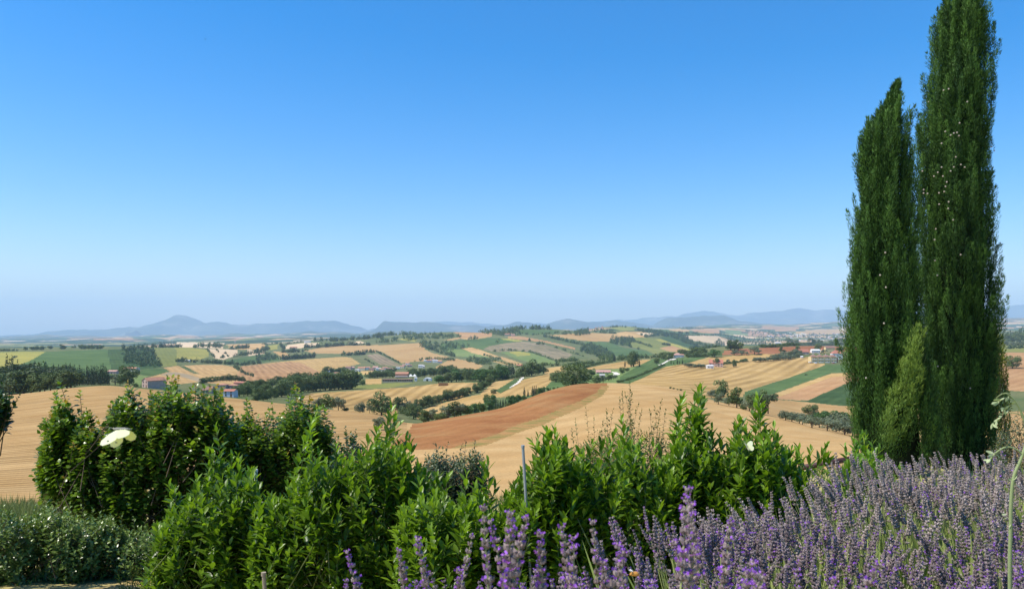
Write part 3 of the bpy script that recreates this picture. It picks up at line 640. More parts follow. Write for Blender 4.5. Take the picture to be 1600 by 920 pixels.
def blobs_for(kind, r):
    bl = []
    if kind in ('oak', 'bright'):
        for i in range(17):
            a = r.random() * 6.283; q = r.random() ** .5 * .29; z = .20 + r.random() * .60
            rr = .13 + .08 * r.random(); q *= 1.15 - abs(z - .5) * 1.3
            bl.append((q * math.cos(a), q * math.sin(a), z, rr, rr * .85))
    elif kind == 'olive':
        for i in range(14):
            a = r.random() * 6.283; q = r.random() ** .5 * .36; z = .20 + r.random() * .54
            rr = .12 + .09 * r.random(); q *= 1.1 - abs(z - .45)
            bl.append((q * math.cos(a), q * math.sin(a), z, rr, rr * .8))
    elif kind == 'bush':
        for i in range(12):
            a = r.random() * 6.283; q = r.random() ** .5 * .42; z = .18 + r.random() * .5 * (1 - q)
            rr = .17 + .1 * r.random(); bl.append((q * math.cos(a), q * math.sin(a), z, rr, rr * .9))
    elif kind == 'poplar':
        for i in range(16):
            a = r.random() * 6.283; z = .22 + i / 16 * .68; q = r.random() * .13 * (1.2 - abs(z - .5))
            rr = (.11 + .04 * r.random()) * (1.15 - .8 * max(0, z - .5)); bl.append((q * math.cos(a), q * math.sin(a), z, rr, rr * 1.2))
    elif kind == 'cypress_far':
        for i in range(10):
            z = .12 + i / 10 * .82; rr = .085 * (1.1 - max(0, z - .35) * 1.35) * (0.9 + .2 * r.random()); bl.append((r.normal() * .006, r.normal() * .006, z, max(.02, rr), .1))
    elif kind == 'pine':
        for i in range(18):
            a = r.random() * 6.283; q = r.random() ** .5 * .36; z = .68 + r.random() * .2 - q * .25
            rr = .10 + .06 * r.random(); bl.append((q * math.cos(a), q * math.sin(a), z, rr, rr * .7))
    elif kind == 'round':
        for i in range(24):
            a = r.random() * 6.283; z = .14 + r.random() * .70; q = .36 * math.sqrt(max(0, 1 - ((z - .48) / .44) ** 2)) * (.55 + .45 * r.random())
            rr = .11 + .06 * r.random(); bl.append((q * math.cos(a), q * math.sin(a), z, rr, rr))
    return bl
NLEAF = {'oak': 1700, 'bright': 1700, 'olive': 1500, 'bush': 1100, 'poplar': 1300, 'cypress_far': 700, 'pine': 1500, 'round': 3600}
LSZ = {'oak': .036, 'bright': .036, 'olive': .034, 'bush': .045, 'poplar': .028, 'cypress_far': .022, 'pine': .030, 'round': .026}
MK = {'bush': 'oak', 'poplar': 'oak', 'round': 'oak'}
PROTO = {}
def proto(kind, i, mk=None):
    key = (kind, i, mk)
    if key in PROTO: return PROTO[key]
    r = np.random.default_rng(abs(hash_s(kind)) + i * 31)
    bl = blobs_for(kind, r)
    v, f, tint = crown_arrays(bl, NLEAF[kind], LSZ[kind], r)
    cm = mesh_np('crown', v, f, [M[mk or MK.get(kind, kind)]], tint=tint)
    tb = MB()
    top = {'pine': .68, 'cypress_far': .3, 'bush': .2, 'poplar': .7}.get(kind, .45)
    tr = .012 if kind in ('cypress_far', 'bush') else .026
    lean = r.normal() * .03
    tb.tube([(0, 0, -.06), (lean * .4, 0, top * .5), (lean, 0, top)], [tr * 1.25, tr, tr * .55], 6)
    if kind != 'cypress_far':
        for q in range(5):
            b_ = bl[int(r.integers(len(bl)))]
            z0 = top * (.5 + .4 * r.random())
            tb.tube([(lean * z0 / top, 0, z0), ((b_[0]) * .6, b_[1] * .6, (z0 + b_[2]) / 2 + .03), (b_[0], b_[1], b_[2])], [tr * .55, tr * .4, tr * .15], 5)
    tm = tb.mesh('trunk', [M['bark']], True)
    PROTO[key] = (tm, cm)
    return PROTO[key]
def hash_s(s):
    h = 0
    for ch in s: h = (h * 131 + ord(ch)) % 100003
    return h
TREES = []
def tree_at(p, hm, kind='oak', label=None, group=None, name=None, wide=1.0, mk=None, cat='tree'):
    i = random.randrange(4); tm, cm = proto(kind, i, mk)
    nm = name or {'oak': 'broadleaf_tree', 'bright': 'broadleaf_tree', 'olive': 'olive_tree', 'bush': 'shrub', 'poplar': 'poplar_tree',
                  'cypress_far': 'cypress_tree', 'pine': 'pine_tree', 'round': 'round_tree'}[kind]
    e = empty(nm, (p[0], p[1], p[2] - hm * .02), random.random() * 6.28)
    s = hm / .95 * 1.1; wd = wide * (.88 if kind == 'cypress_far' else 1.12); e.scale = (s * wd, s * wd, s)
    link('trunk', tm, e); link('crown', cm, e)
    tag(e, label, cat if kind != 'bush' else 'shrub', group); TREES.append(e)
    return e
def T(z, X, Y, h, kind, label, group=None, wide=1.0, dmin=430, mk=None, dmax=46000, name=None):
    px, py = zp(z, X, Y); p = ground(px, py, dmin, dmax); hm = h / ZR[z][2] * p.y / FP
    return tree_at(p, hm, kind, label, group, name=name, wide=wide, mk=mk)
def ROW(z, pts, h, step, kind, label, group, wide=1.0, dmin=430, jit=.25, hv=.25, mk=None, dmax=46000):
    pts = [zp(z, *p) for p in pts]; step = step / ZR[z][2]; hp = h / ZR[z][2]
    L = [0]
    for a, b in zip(pts, pts[1:]): L.append(L[-1] + math.dist(a, b))
    n = max(1, int(round(L[-1] / step)))
    for k in range(n + 1):
        s = min(L[-1], max(0, L[-1] * k / n + random.uniform(-jit, jit) * step))
        px = np.interp(s, L, [p[0] for p in pts]); py = np.interp(s, L, [p[1] for p in pts])
        p = ground(px, py, dmin, dmax); hm = hp * random.uniform(1 - hv, 1 + hv) * p.y / FP
        tree_at(p, hm, kind if isinstance(kind, str) else random.choice(kind), label, group, wide=wide * random.uniform(.85, 1.15), mk=mk)
# --- far woods and hedges that read as one mass
def MASS(name, shapes, mk='oak', seed=1):
    """shapes: (zoom, 'L'|'A', pts, h, n, dmin): a line or an area of n small crowns"""
    r = np.random.default_rng(seed); V = []; Tn = []
    for (z, mode, pts, h, n, dmin) in shapes:
        pts = [zp(z, *p) for p in pts]; hp = h / ZR[z][2]
        for k in range(n):
            if mode == 'L':
                L = [0]
                for a, b in zip(pts, pts[1:]): L.append(L[-1] + math.dist(a, b))
                s = r.random() * L[-1]; px = np.interp(s, L, [p[0] for p in pts]); py = np.interp(s, L, [p[1] for p in pts])
            else:
                xs = [p[0] for p in pts]; ys = [p[1] for p in pts]
                for _ in range(50):
                    px = r.uniform(min(xs), max(xs)); py = r.uniform(min(ys), max(ys))
                    if in_poly(np.array([px]), np.array([py]), pts)[0]: break
            p = ground(px, py, dmin); hm = hp * p.y / FP * r.uniform(.6, 1.3)
            rr = hm * r.uniform(.42, .7)
            bl = [(0, 0, .5, .5, .5), (r.normal() * .4, r.normal() * .4, .4, .4, .4), (r.normal() * .4, r.normal() * .4, .35, .38, .35)]
            nl = 46
            v, f, t = crown_arrays(bl, nl, .17, r)
            v = v * np.array([rr, rr, hm]) + np.array([p.x, p.y, p.z - hm * .05])
            V.append(v); Tn.append(np.clip(t + r.normal() * .18, 0, 1))
    v = np.concatenate(V); t = np.concatenate(Tn)
    o = link(name, mesh_np(name, v, np.arange(len(v)).reshape(-1, 4), [M[mk]], tint=t)); o['kind'] = 'stuff'
    return o

G1 = 'trees of the dark wood behind the left stubble field'
ROW('1', [(-260,596),(0,588),(150,582)], 130, 42, ['oak','round'], 'dark rounded tree in the wood at the top of the stubble field', G1, dmin=405, wide=1.15)
ROW('1', [(150,580),(350,562),(452,545)], 100, 42, ['oak','round'], 'dark rounded tree in the wood at the top of the stubble field', G1, dmin=405, wide=1.15)
ROW('1', [(-260,560),(0,545),(180,540),(400,535)], 130, 46, ['oak','round'], 'dark rounded tree in the wood at the top of the stubble field', G1, dmin=470)
T('1', 235, 560, 142, 'pine', 'green umbrella pine in the middle of the dark wood', dmin=405, wide=.95)
T('1', 418, 545, 128, 'pine', 'last umbrella pine of the wood, beside the row of cypresses', dmin=405, wide=1.0)
T('1', 130, 560, 165, 'pine', 'umbrella pine in the dark wood next to three thin cypress tips', dmin=405, wide=.8)
for X, top in ((-60,350),(-20,355),(42,345),(60,362),(75,352),(112,372),(190,388),(218,378),(242,388),(286,380),(332,398),(368,402),(412,398),(436,392)):
    T('1', X, 540, 540 - top, 'cypress_far', 'thin cypress spire rising above the dark wood', 'cypress spires above the wood', wide=.8, dmin=450)
for X, top in ((455,412),(467,402),(483,418),(497,400),(511,420),(525,424),(544,408),(556,416),(571,405),(580,412),(592,410),(604,408),(617,414),(632,402),(645,400),(662,410),(676,430)):
    T('1', X, 528, 528 - top, 'cypress_far', 'dark cypress in the close row at the corner of the stubble field', 'close row of cypresses', wide=1.0, dmin=430)
T('1', 795, 532, 122, 'round', 'big dark round tree beyond the end of the cypress row', wide=.95, dmin=440)
T('1', 720, 525, 75, 'olive', 'grey green tree between the cypress row and the big round tree', dmin=440)
T('1', 750, 528, 58, 'olive', 'low grey tree close against the big round tree', dmin=440)
T('1', 845, 540, 30, 'bush', 'low shrub at the foot of the big round tree', dmin=440)
T('1', 93, 362, 22, 'olive', 'lone small tree in the yellow meadow above the wood', dmin=900)
# far left crest trees
for X, h in ((160,24),(205,26),(228,28),(262,28),(315,24),(385,30),(402,22),(510,30),(530,24),(555,26),(580,22),(610,26),(628,28)):
    T('1', X, 302 if X > 300 else 318, h, 'oak', 'small tree on the far crest above the green field', 'trees on the crest above the green field', wide=1.2, dmin=2600)
MASS('far_wood', [
  ('A','L',[(0,322),(220,325)],30,30,2500), ('A','L',[(900,268),(1300,262)],34,24,3000),
  ('B','A',[(-60,270),(280,265),(330,360),(420,505),(330,520),(140,520),(60,470),(-80,480)],60,150,1500),
  ('B','L',[(300,265),(670,262)],46,40,2600), ('B','A',[(800,272),(1200,270),(1190,240),(900,240)],50,50,3000),
  ('B','L',[(340,215),(600,218)],30,26,6000),
  ('B','L',[(990,290),(1080,390)],30,24,1200),
  ('B','L',[(590,440),(1170,470)],60,46,1000), ('B','L',[(1170,470),(1440,490),(1700,460)],54,40,1000),
  ('B','L',[(1330,510),(1440,590),(1560,630)],50,34,800),
  ('B','L',[(1100,290),(1140,330)],28,8,1200), ('B','L',[(1160,400),(1190,395)],44,6,1200), ('B','L',[(1210,330),(1255,385)],30,9,1200),
  ('B','L',[(1300,385),(1600,340),(1700,330)],52,30,1200), ('B','L',[(1250,290),(1520,270)],46,34,1800),
  ('C','A',[(-60,330),(180,300),(170,270),(0,300)],46,34,1500),
  ('C','L',[(80,225),(300,215)],26,26,3000), ('C','L',[(300,235),(590,195)],28,20,3000),
  ('C','L',[(600,272),(850,262),(1100,240),(1240,238)],52,70,1800), ('C','L',[(700,190),(1000,185),(1300,165),(1600,140)],52,70,2500),
  ('C','L',[(1000,240),(1340,235),(1450,240)],40,26,2000), ('C','L',[(300,250),(360,290)],50,6,1500),
  ('C','A',[(0,440),(280,425),(330,400),(300,370),(0,330)],40,60,1100),
  ('C','L',[(310,420),(740,390)],62,60,1100), ('C','L',[(330,330),(620,320)],52,26,1200),
  ('C','L',[(1080,370),(1370,352)],54,30,1200), ('C','L',[(1370,330),(1480,330)],48,10,1300),
  ('C','L',[(1500,315),(1800,465)],26,46,1300), ('C','L',[(1340,400),(1480,480)],24,22,1300),
  ('C','A',[(1430,640),(1600,635),(1610,590),(1450,590)],56,24,900), ('C','L',[(1150,610),(1450,640)],44,26,900),
  ], seed=3)
MASS('far_wood', [
  ('3','A',[(200,215),(270,210),(480,225),(480,235),(280,242),(170,250),(0,268),(-60,265),(0,240),(100,235)],24,100,2500),
  ('3','L',[(305,192),(445,190)],18,30,3000), ('3','L',[(-60,225),(60,215),(190,215)],26,40,2800),
  ('3','L',[(240,262),(250,290),(360,330),(440,350)],30,40,1700), ('3','A',[(250,262),(360,262),(540,290),(420,312),(340,312)],24,60,1700),
  ('3','A',[(580,190),(680,180),(830,185),(860,215),(740,222),(690,215),(600,200)],26,90,3000),
  ('3','L',[(690,178),(860,180),(960,178),(1050,180)],26,60,3200),
  ('3','L',[(860,205),(930,215),(1100,200)],14,26,3000), ('3','L',[(520,248),(570,240)],26,6,2500), ('3','L',[(705,262),(715,262)],22,2,2500),
  ('3','L',[(900,250),(915,252)],18,4,2500), ('3','L',[(960,272),(1000,276)],22,7,2500),
  ('3','A',[(1110,205),(1260,190),(1290,205),(1240,218),(1120,212)],20,46,3000), ('3','L',[(1350,200),(1450,205)],14,24,3500),
  ('3','A',[(480,375),(560,362),(660,375),(720,365),(725,375),(620,395),(680,400),(600,402)],24,90,1500),
  ('3','L',[(690,318),(760,310),(900,318),(1000,350),(1080,380),(1200,375)],16,80,1700),
  ('3','L',[(650,350),(700,380),(790,402),(860,400)],14,30,1500), ('3','L',[(620,340),(730,365)],14,20,1500),
  ('3','L',[(1060,290),(1250,350),(1230,290)],16,30,2200), ('3','L',[(1000,225),(1120,250),(1250,280)],22,50,2200),
  ('3','A',[(1220,300),(1290,275),(1420,330),(1440,375),(1350,375),(1300,340),(1220,330)],28,90,1700),
  ('3','L',[(1080,385),(1220,375)],26,26,1500), ('3','L',[(980,412),(1130,405),(1300,395),(1480,370)],26,50,1300),
  ('3','A',[(1410,265),(1480,235),(1560,260),(1540,285),(1460,280)],22,30,2000),
  ('3','L',[(190,380),(300,365),(440,375)],22,26,1400), ('3','L',[(1440,372),(1600,372)],24,20,1300),
  ], seed=5)
MASS('far_wood', [
  ('D','A',[(420,265),(460,225),(660,220),(760,280),(640,290),(700,350),(560,325)],44,70,2500), ('D','L',[(700,260),(960,345)],34,30,2000),
  ('D','L',[(850,215),(1060,195),(1160,205)],40,46,2500), ('D','A',[(1060,195),(1160,165),(1280,200),(1530,310),(1510,335),(1300,260),(1180,215)],40,110,2500),
  ('D','L',[(1080,310),(1180,320)],38,14,1800), ('D','L',[(770,368),(785,368)],34,3,2000), ('D','L',[(1400,345),(1470,355)],36,10,1800),
  ('D','A',[(40,390),(110,330),(250,330),(480,440),(480,480),(280,480),(180,430)],50,100,1500),
  ('D','L',[(500,495),(680,480),(1000,475),(1080,470)],50,60,1200), ('D','A',[(240,160),(420,165),(500,175),(480,140),(300,110),(200,130)],26,40,4200),
  ('D','L',[(420,95),(560,85),(620,95)],26,24,5000), ('D','A',[(760,150),(780,115),(1000,140),(1330,185),(1300,200),(1000,175)],34,100,3500),
  ('D','L',[(620,90),(960,90),(1250,90)],20,50,5500), ('D','L',[(1290,105),(1600,115)],24,30,5500), ('D','L',[(770,190),(830,190)],30,6,3000),
  ('D','A',[(0,190),(0,130),(150,130),(180,180),(60,200)],44,36,3200), ('D','L',[(1480,380),(1600,390)],50,14,1500),
  ('E','L',[(0,210),(140,230)],40,14,3000), ('E','A',[(60,230),(160,280),(240,330),(210,330),(0,270)],40,36,2500),
  ('E','L',[(180,190),(500,195)],22,26,5000), ('E','L',[(250,300),(420,345),(600,360)],46,40,2800), ('E','A',[(420,310),(500,250),(580,300),(560,330)],34,26,3200),
  ('E','L',[(0,160),(140,175),(240,165)],26,36,5000), ('E','L',[(520,200),(530,130)],26,14,5000), ('E','A',[(560,190),(700,210),(960,240),(1330,250),(1320,290),(1000,330),(620,270)],26,200,3500),
  ('E','A',[(820,135),(1000,130),(1420,175),(2100,180),(2100,240),(1000,240),(880,190)],22,260,5000), ('E','L',[(200,350),(520,370)],44,30,1800),
  ('5','A',[(1480,230),(1700,160),(1900,180),(1900,270),(1480,275)],40,110,2000), ('5','L',[(1480,300),(1900,290)],24,40,1200),
  ], seed=9)
# --- the belt of wood in the middle distance, tree by tree
GB = 'trees of the valley wood left of the greenhouses'
for ln, h, wh in (([(380,560),(470,545),(560,520)],60,'at the upper left of'), ([(560,560),(700,545),(860,530),(1030,520)],80,'in the back rank of'), ([(560,600),(700,570),(850,558),(1000,550)],95,'in the front rank of'), ([(390,630),(480,618),(570,590),(640,572)],62,'in the low tongue below'), ([(270,600),(380,590),(480,575)],72,'at the farm end of')):
    ROW('2', ln, h, 27, ['oak','round'], 'broadleaf tree ' + wh + ' the valley wood', GB, dmin=450)
ROW('2', [(60,520),(180,500),(330,505)], 36, 20, 'oak', 'low tree in the hedge behind the tiled farm roofs', 'trees behind the farm roofs', dmin=500)
T('2', 945, 548, 72, 'bright', 'bright green tree at the front of the valley wood', dmin=450)
T('2', 1068, 528, 38, 'oak', 'small dark tree standing just off the end of the valley wood', dmin=450)
GH = 'trees of the hedge crossing the striped fields'
T('2', 790, 680, 75, 'olive', 'grey tree at the left end of the field edge, next to a forked one', dmin=300, wide=.9)
T('2', 850, 685, 90, 'oak', 'broad dark tree with its crown on the ground at the field edge', dmin=300)
T('2', 915, 695, 92, 'olive', 'forked sparse tree between two darker ones at the field edge', dmin=300, wide=.8)
T('2', 955, 697, 34, 'bush', 'small reddish shrub beside the forked sparse tree', dmin=300)
T('2', 1050, 706, 82, 'olive', 'small grey tree standing alone below the stripes', dmin=300, wide=.75)
T('2', 1185, 715, 140, 'oak', 'tall spreading tree below the stripes, biggest of the field edge', dmin=300, wide=1.05)
T('2', 1110, 700, 60, 'olive', 'thin sapling close to the left of the tall spreading tree', dmin=300, wide=.7)
T('2', 1165, 805, 85, 'olive', 'pale sparse tree in the lower stubble in front of the hedge', dmin=120, dmax=250, wide=.9)
for X, Y, h, k in ((1300,700,98,'oak'),(1355,705,85,'olive'),(1385,738,95,'round'),(1330,712,60,'bush'),(1450,772,82,'oak'),(1510,712,42,'olive'),(1500,748,60,'bush'),(1550,748,54,'bush'),(1590,735,70,'oak'),(1450,740,60,'olive')):
    T('2', X, Y, h, k, 'dark tree in the clump where the hedges meet left of the ploughed hill', 'clump where the hedges meet', dmin=240 if Y > 740 else 430, dmax=600)
ROW('3', [(215,672),(290,655),(350,632),(420,618),(488,600)], 58, 23, 'round', 'dark round tree in the hedge crossing the golden field', GH, dmin=430)
ROW('3', [(505,592),(560,580),(590,570)], 50, 27, 'round', 'dark round tree in the hedge crossing the golden field', GH, dmin=430)
ROW('3', [(600,560),(640,545),(665,515)], 62, 24, 'oak', 'tree where the crossing hedge joins the valley wood', GH, dmin=430)
T('3', 685, 581, 30, 'round', 'lone little lollipop tree in the golden field', dmin=430, wide=1.25)
GR = 'trees along the foot of the ploughed hill'
for X, Y, h, k in ((400,740,90,'olive'),(440,735,100,'oak'),(480,725,90,'olive'),(520,718,72,'bright'),(565,708,66,'bright'),(610,700,62,'bright'),(655,690,60,'bright'),(345,752,48,'bush'),(380,748,40,'bush'),(280,765,78,'olive'),(690,680,34,'bush'),(725,672,28,'bush'),(770,662,28,'bush'),(880,618,22,'bush')):
    T('3', X, Y, h, k, 'leafy tree behind the edge of the ploughed hill', GR, dmin=250, dmax=560)
T('3', 660, 665, 78, 'round', 'neat round tree above the hedge behind the ploughed hill', dmin=430, wide=1.1, mk='bright')
for X, Y in ((698,672),(712,672),(727,668),(744,665),(760,662)):
    T('3', X, Y, 52, 'cypress_far', 'small clipped cypress in the short row behind the ploughed hill', 'short row of cypresses', wide=1.3, dmin=430, dmax=600)
for X, Y, h in ((790,655,62),(815,645,58),(840,632,46),(868,622,34)):
    T('3', X, Y, h, 'bright', 'green tree just past the short cypress row', 'green trees past the short cypress row', dmin=430, dmax=600)
for X, Y, h in ((877,602,60),(900,600,44),(928,598,66),(940,592,62),(952,588,60),(1003,572,36),(1040,560,22)):
    T('3', X, Y, h, 'cypress_far', 'dark pointed conifer on the skyline of the ploughed hill', 'conifers behind the ploughed crest', wide=1.3, dmin=430, dmax=620)
for X, Y, h in ((970,585,42),(990,578,42),(1025,566,26),(1060,556,18),(1085,550,14)):
    T('3', X, Y, h, 'bright', 'small leafy tree among the conifers behind the ploughed crest', 'leafy trees behind the ploughed crest', dmin=430, dmax=620)
T('3', 1195, 535, 140, 'round', 'large dark oak standing behind the crest of the ploughed hill', wide=1.3, dmin=430, dmax=560)
T('3', 1075, 508, 70, 'oak', 'medium round tree left of the large dark oak', wide=1.2, dmin=440)
T('3', 1110, 510, 62, 'oak', 'smaller tree wedged between two rounder ones by the oak', wide=1.1, dmin=440)
GV = 'trees of the bright belt above the golden field'
ROW('3', [(340,512),(420,508),(500,502),(600,500),(690,500),(750,488)], 62, 30, ['oak','bright'], 'tree in the front of the bright belt above the golden field', GV, dmin=450)
ROW('3', [(430,480),(520,470),(620,470),(730,465)], 56, 30, 'oak', 'tree in the back of the bright belt above the golden field', GV, dmin=700)
ROW('3', [(600,505),(650,500),(700,500),(740,490)], 80, 30, 'bright', 'tall bright green tree in the middle of the leafy belt', GV, dmin=450)
for X in (765, 783, 803):
    T('3', X, 468, 74, 'cypress_far', 'dark conifer in the group between two leafy groves', 'dark conifers between two groves', wide=2.0, dmin=700)
ROW('3', [(850,472),(900,472),(950,462),(1000,455)], 82, 34, 'oak', 'tall tree of the grove at the head of the white path', 'grove at the head of the white path', dmin=600)
ROW('3', [(760,490),(830,482),(880,470)], 34, 22, 'bush', 'low shrub in the hedge at the head of the white path', 'shrubs at the head of the white path', dmin=600)
ROW('3', [(210,478),(300,468),(400,462),(440,455)], 50, 26, 'oak', 'tree in the loose wood behind the white greenhouse', 'loose wood behind the white greenhouse', dmin=900)
ROW('3', [(300,450),(380,440),(420,430)], 30, 24, 'oak', 'tree in the loose wood behind the white greenhouse', 'loose wood behind the white greenhouse', dmin=1000)
ROW('3', [(150,465),(210,470)], 38, 24, 'oak', 'tree beside the long brick building', 'trees beside the long brick building', dmin=900)
ROW('2', [(1110,485),(1170,480),(1260,480)], 44, 26, 'oak', 'tree in the row in front of the long brick building', 'trees in front of the long brick building', dmin=800)
ROW('3', [(10,460),(70,440)], 26, 16, 'oak', 'small tree among the village houses', 'small trees among the village houses', dmin=900)
ROW('2', [(830,452),(880,450),(950,448)], 34, 17, 'oak', 'dark tree sheltering the first houses of the village', 'trees at the first village houses', dmin=900)
# --- right half
T('4', 360, 412, 92, 'poplar', 'tall feathery poplar standing in the grassy slope', dmin=440, wide=1.25)
T('4', 345, 410, 76, 'poplar', 'shorter poplar pressed against the tall feathery one', dmin=440, wide=1.2)
T('4', 397, 411, 44, 'cypress_far', 'slim cypress right beside the feathery poplars', dmin=440, wide=1.0)
T('4', 306, 413, 42, 'cypress_far', 'slim brownish conifer left of the feathery poplars', dmin=440, wide=1.2)
T('4', 240, 379, 44, 'cypress_far', 'single dark pointed tree above the golden strip', dmin=900, wide=2.0)
T('4', 503, 393, 36, 'round', 'small round tree in the grass below the pink roofed house', dmin=500)
ROW('4', [(545,365),(580,372),(608,348)], 42, 17, 'oak', 'tree in the shady grove beside the pink roofed house', 'grove beside the pink roofed house', dmin=600)
for X, h in ((594,28),(611,22),(634,34),(647,26),(665,32)):
    T('4', X, 397, h, 'cypress_far', 'little cypress in the garden row below the pink roofed house', 'garden row of little cypresses', wide=1.3, dmin=500)
ROW('4', [(265,512),(330,495),(400,470),(470,440),(555,405)], 17, 13, 'bush', 'clipped shrub in the long hedge climbing the grassy slope', 'long hedge up the grassy slope', dmin=440, wide=1.1)
for X, Y, h, k in ((100,470,50,'oak'),(130,518,52,'oak'),(170,515,50,'olive'),(205,500,46,'oak'),(235,490,30,'olive'),(290,455,40,'round'),(245,484,26,'bush'),(320,440,26,'bush'),(80,500,40,'oak')):
    T('4', X, Y, h, k, 'tree in the farm garden right of the large dark oak', 'farm garden trees', dmin=440)
ROW('4', [(60,420),(130,400),(220,385)], 18, 14, 'bush', 'olive shrub dotted along the golden strip', 'shrubs along the golden strip', dmin=700)
ROW('4', [(700,352),(760,352),(820,350)], 26, 16, 'bush', 'low dark shrub in the hedge right of the pink roofed house', 'hedge right of the pink roofed house', dmin=600)
ROW('4', [(650,335),(700,335),(800,332)], 34, 20, 'oak', 'tree behind the hedge right of the pink roofed house', 'trees right of the pink roofed house', dmin=800)
T('4', 868, 352, 50, 'bright', 'broad bright tree at the end of the ploughed strip', dmin=600, wide=1.6)
T('4', 965, 308, 60, 'oak', 'left poplar of the grove on the ridge skyline', dmin=1000, wide=1.1)
T('4', 990, 310, 68, 'oak', 'tallest tree of the grove on the ridge skyline', dmin=1000, wide=1.1)
T('4', 1015, 310, 58, 'oak', 'rightmost tree of the grove on the ridge skyline', dmin=1000, wide=1.1)
for X, Y, h, k in ((990,340,36,'olive'),(1035,338,34,'olive'),(1065,340,26,'olive'),(1115,336,60,'olive'),(1140,330,30,'olive')):
    T('4', X, Y, h, k, 'grey green tree in front of the red ploughed strip', 'grey trees in front of the red strip', dmin=700, wide=1.1)
for X, Y, h in ((1335,278,46),(1375,278,34),(1475,280,44),(1522,280,36),(1600,282,36),(1640,284,50),(1690,286,40),(1750,284,44)):
    T('4', X, Y, h, 'round', 'dark round tree on the ridge behind the red strip', 'round trees on the ridge', dmin=1000, wide=1.15)
ROW('4', [(1160,292),(1230,290),(1300,284),(1450,280),(1580,282)], 24, 18, 'bush', 'low shrub in the ridge hedge behind the red strip', 'ridge hedge behind the red strip', dmin=1000, wide=1.3)
for X, Y, h, k in ((1280,322,40,'poplar'),(1305,322,22,'bush'),(1385,318,38,'oak'),(1365,325,22,'olive'),(1510,312,44,'oak'),(1550,330,30,'olive'),(1650,322,44,'oak')):
    T('4', X, Y, h, k, 'tree scattered on the red strip near the farm roofs', 'trees on the red strip', dmin=800)
ROW('4', [(1110,382),(1180,378),(1240,372),(1330,365),(1400,350)], 26, 15, 'olive', 'olive in the hedge along the top of the big striped field', 'olive hedge on the big striped field', dmin=500, wide=1.3)
ROW('4', [(1240,370),(1300,360),(1350,345),(1400,338)], 40, 20, 'olive', 'olive tree in the small grove below the red strip', 'olive grove below the red strip', dmin=600, wide=1.1)
ROW('4', [(692,412),(740,416),(800,418)], 24, 15, 'olive', 'olive in the hedge left of the red roofed farmhouse', 'hedge left of the red roofed farmhouse', dmin=440, wide=1.4)
T('4', 882, 412, 52, 'poplar', 'dark tree growing against the red roofed farmhouse', dmin=440, wide=1.5)
ROW('4', [(905,402),(970,392),(1060,380)], 18, 14, 'bush', 'low shrub in the hedge right of the red roofed farmhouse', 'hedge right of the red roofed farmhouse', dmin=440, wide=1.2)
T('4', 987, 414, 44, 'poplar', 'dark conical tree standing alone in the striped field', dmin=440, wide=1.3)
T('4', 950, 388, 26, 'olive', 'pale little tree behind the hedge by the farmhouse', dmin=500)
T('4', 1058, 378, 22, 'olive', 'pale little tree at the far end of the farmhouse hedge', dmin=500)
T('4', 1437, 464, 10, 'bush', 'tiny bush in the middle of the green strip', dmin=500, wide=1.6)
GC = 'clump of trees at the hill foot'
for X, Y, h, k, lb in ((845,605,58,'olive','small grey tree at the upper end of the clump on the hill foot'),
  (905,615,118,'oak','tall leaning tree with a bright top in the clump on the hill foot'),
  (890,645,78,'olive','grey olive low in front of the tall leaning tree'),
  (1005,668,125,'oak','dark green oak in the middle of the clump on the hill foot'),
  (955,655,60,'olive','low grey bush left of the dark green oak'),
  (1085,688,105,'olive','grey tree right of the dark green oak on the hill foot'),
  (1140,705,150,'oak','big spreading tree near the end of the clump on the hill foot'),
  (1200,705,125,'pine','umbrella shaped tree with a thin trunk ending the clump'),
  (1050,680,44,'bush','low shrub between the oak and the grey tree'),
  (1165,702,64,'olive','grey shrub under the big spreading tree')):
    T('4', X, Y, h, k, lb, GC, dmin=240, dmax=600, wide=.85)
for X, Y, h in ((590,548,14),(610,552,14),(655,562,16),(635,558,10)):
    T('4', X, Y, h, 'bush', 'tiny bush on the bare crest of the stubble hill', 'tiny bushes on the stubble crest', dmin=250, dmax=600)
GO = 'olive trees at the lower edge of the stubble'
for X, Y, h, k in ((110,745,66,'olive'),(150,755,66,'olive'),(195,765,72,'olive'),(215,772,60,'olive'),(275,792,84,'olive'),(320,792,70,'olive'),(370,812,84,'olive'),(425,818,82,'olive'),(480,838,92,'olive'),(530,845,100,'olive'),(590,850,100,'olive'),(330,770,84,'bright'),(390,765,90,'bright'),(440,790,100,'olive'),(480,785,100,'bright')):
    T('5', X, Y, h, k, 'silvery olive tree in the row at the lower edge of the stubble' if k == 'olive' else 'greener tree rising behind the silvery olives', GO if k == 'olive' else 'greener trees behind the olives', dmin=170, dmax=600, wide=1.25)
T('5', 272, 745, 95, 'round', 'dark round oak rising behind the silvery olives', dmin=300, dmax=600)
T('5', 1527, 421, 76, 'round', 'lone round tree in the tan field beyond the cypresses', dmin=430, wide=1.2)
ROW('5', [(1480,290),(1600,292),(1760,290)], 50, 40, 'olive', 'olive tree in the grove beyond the cypresses', 'olive grove beyond the cypresses', dmin=800)
ROW('5', [(1480,262),(1560,262),(1700,258)], 60, 44, ['oak','round'], 'green tree behind the olive grove beyond the cypresses', 'green trees behind the far olive grove', dmin=900)

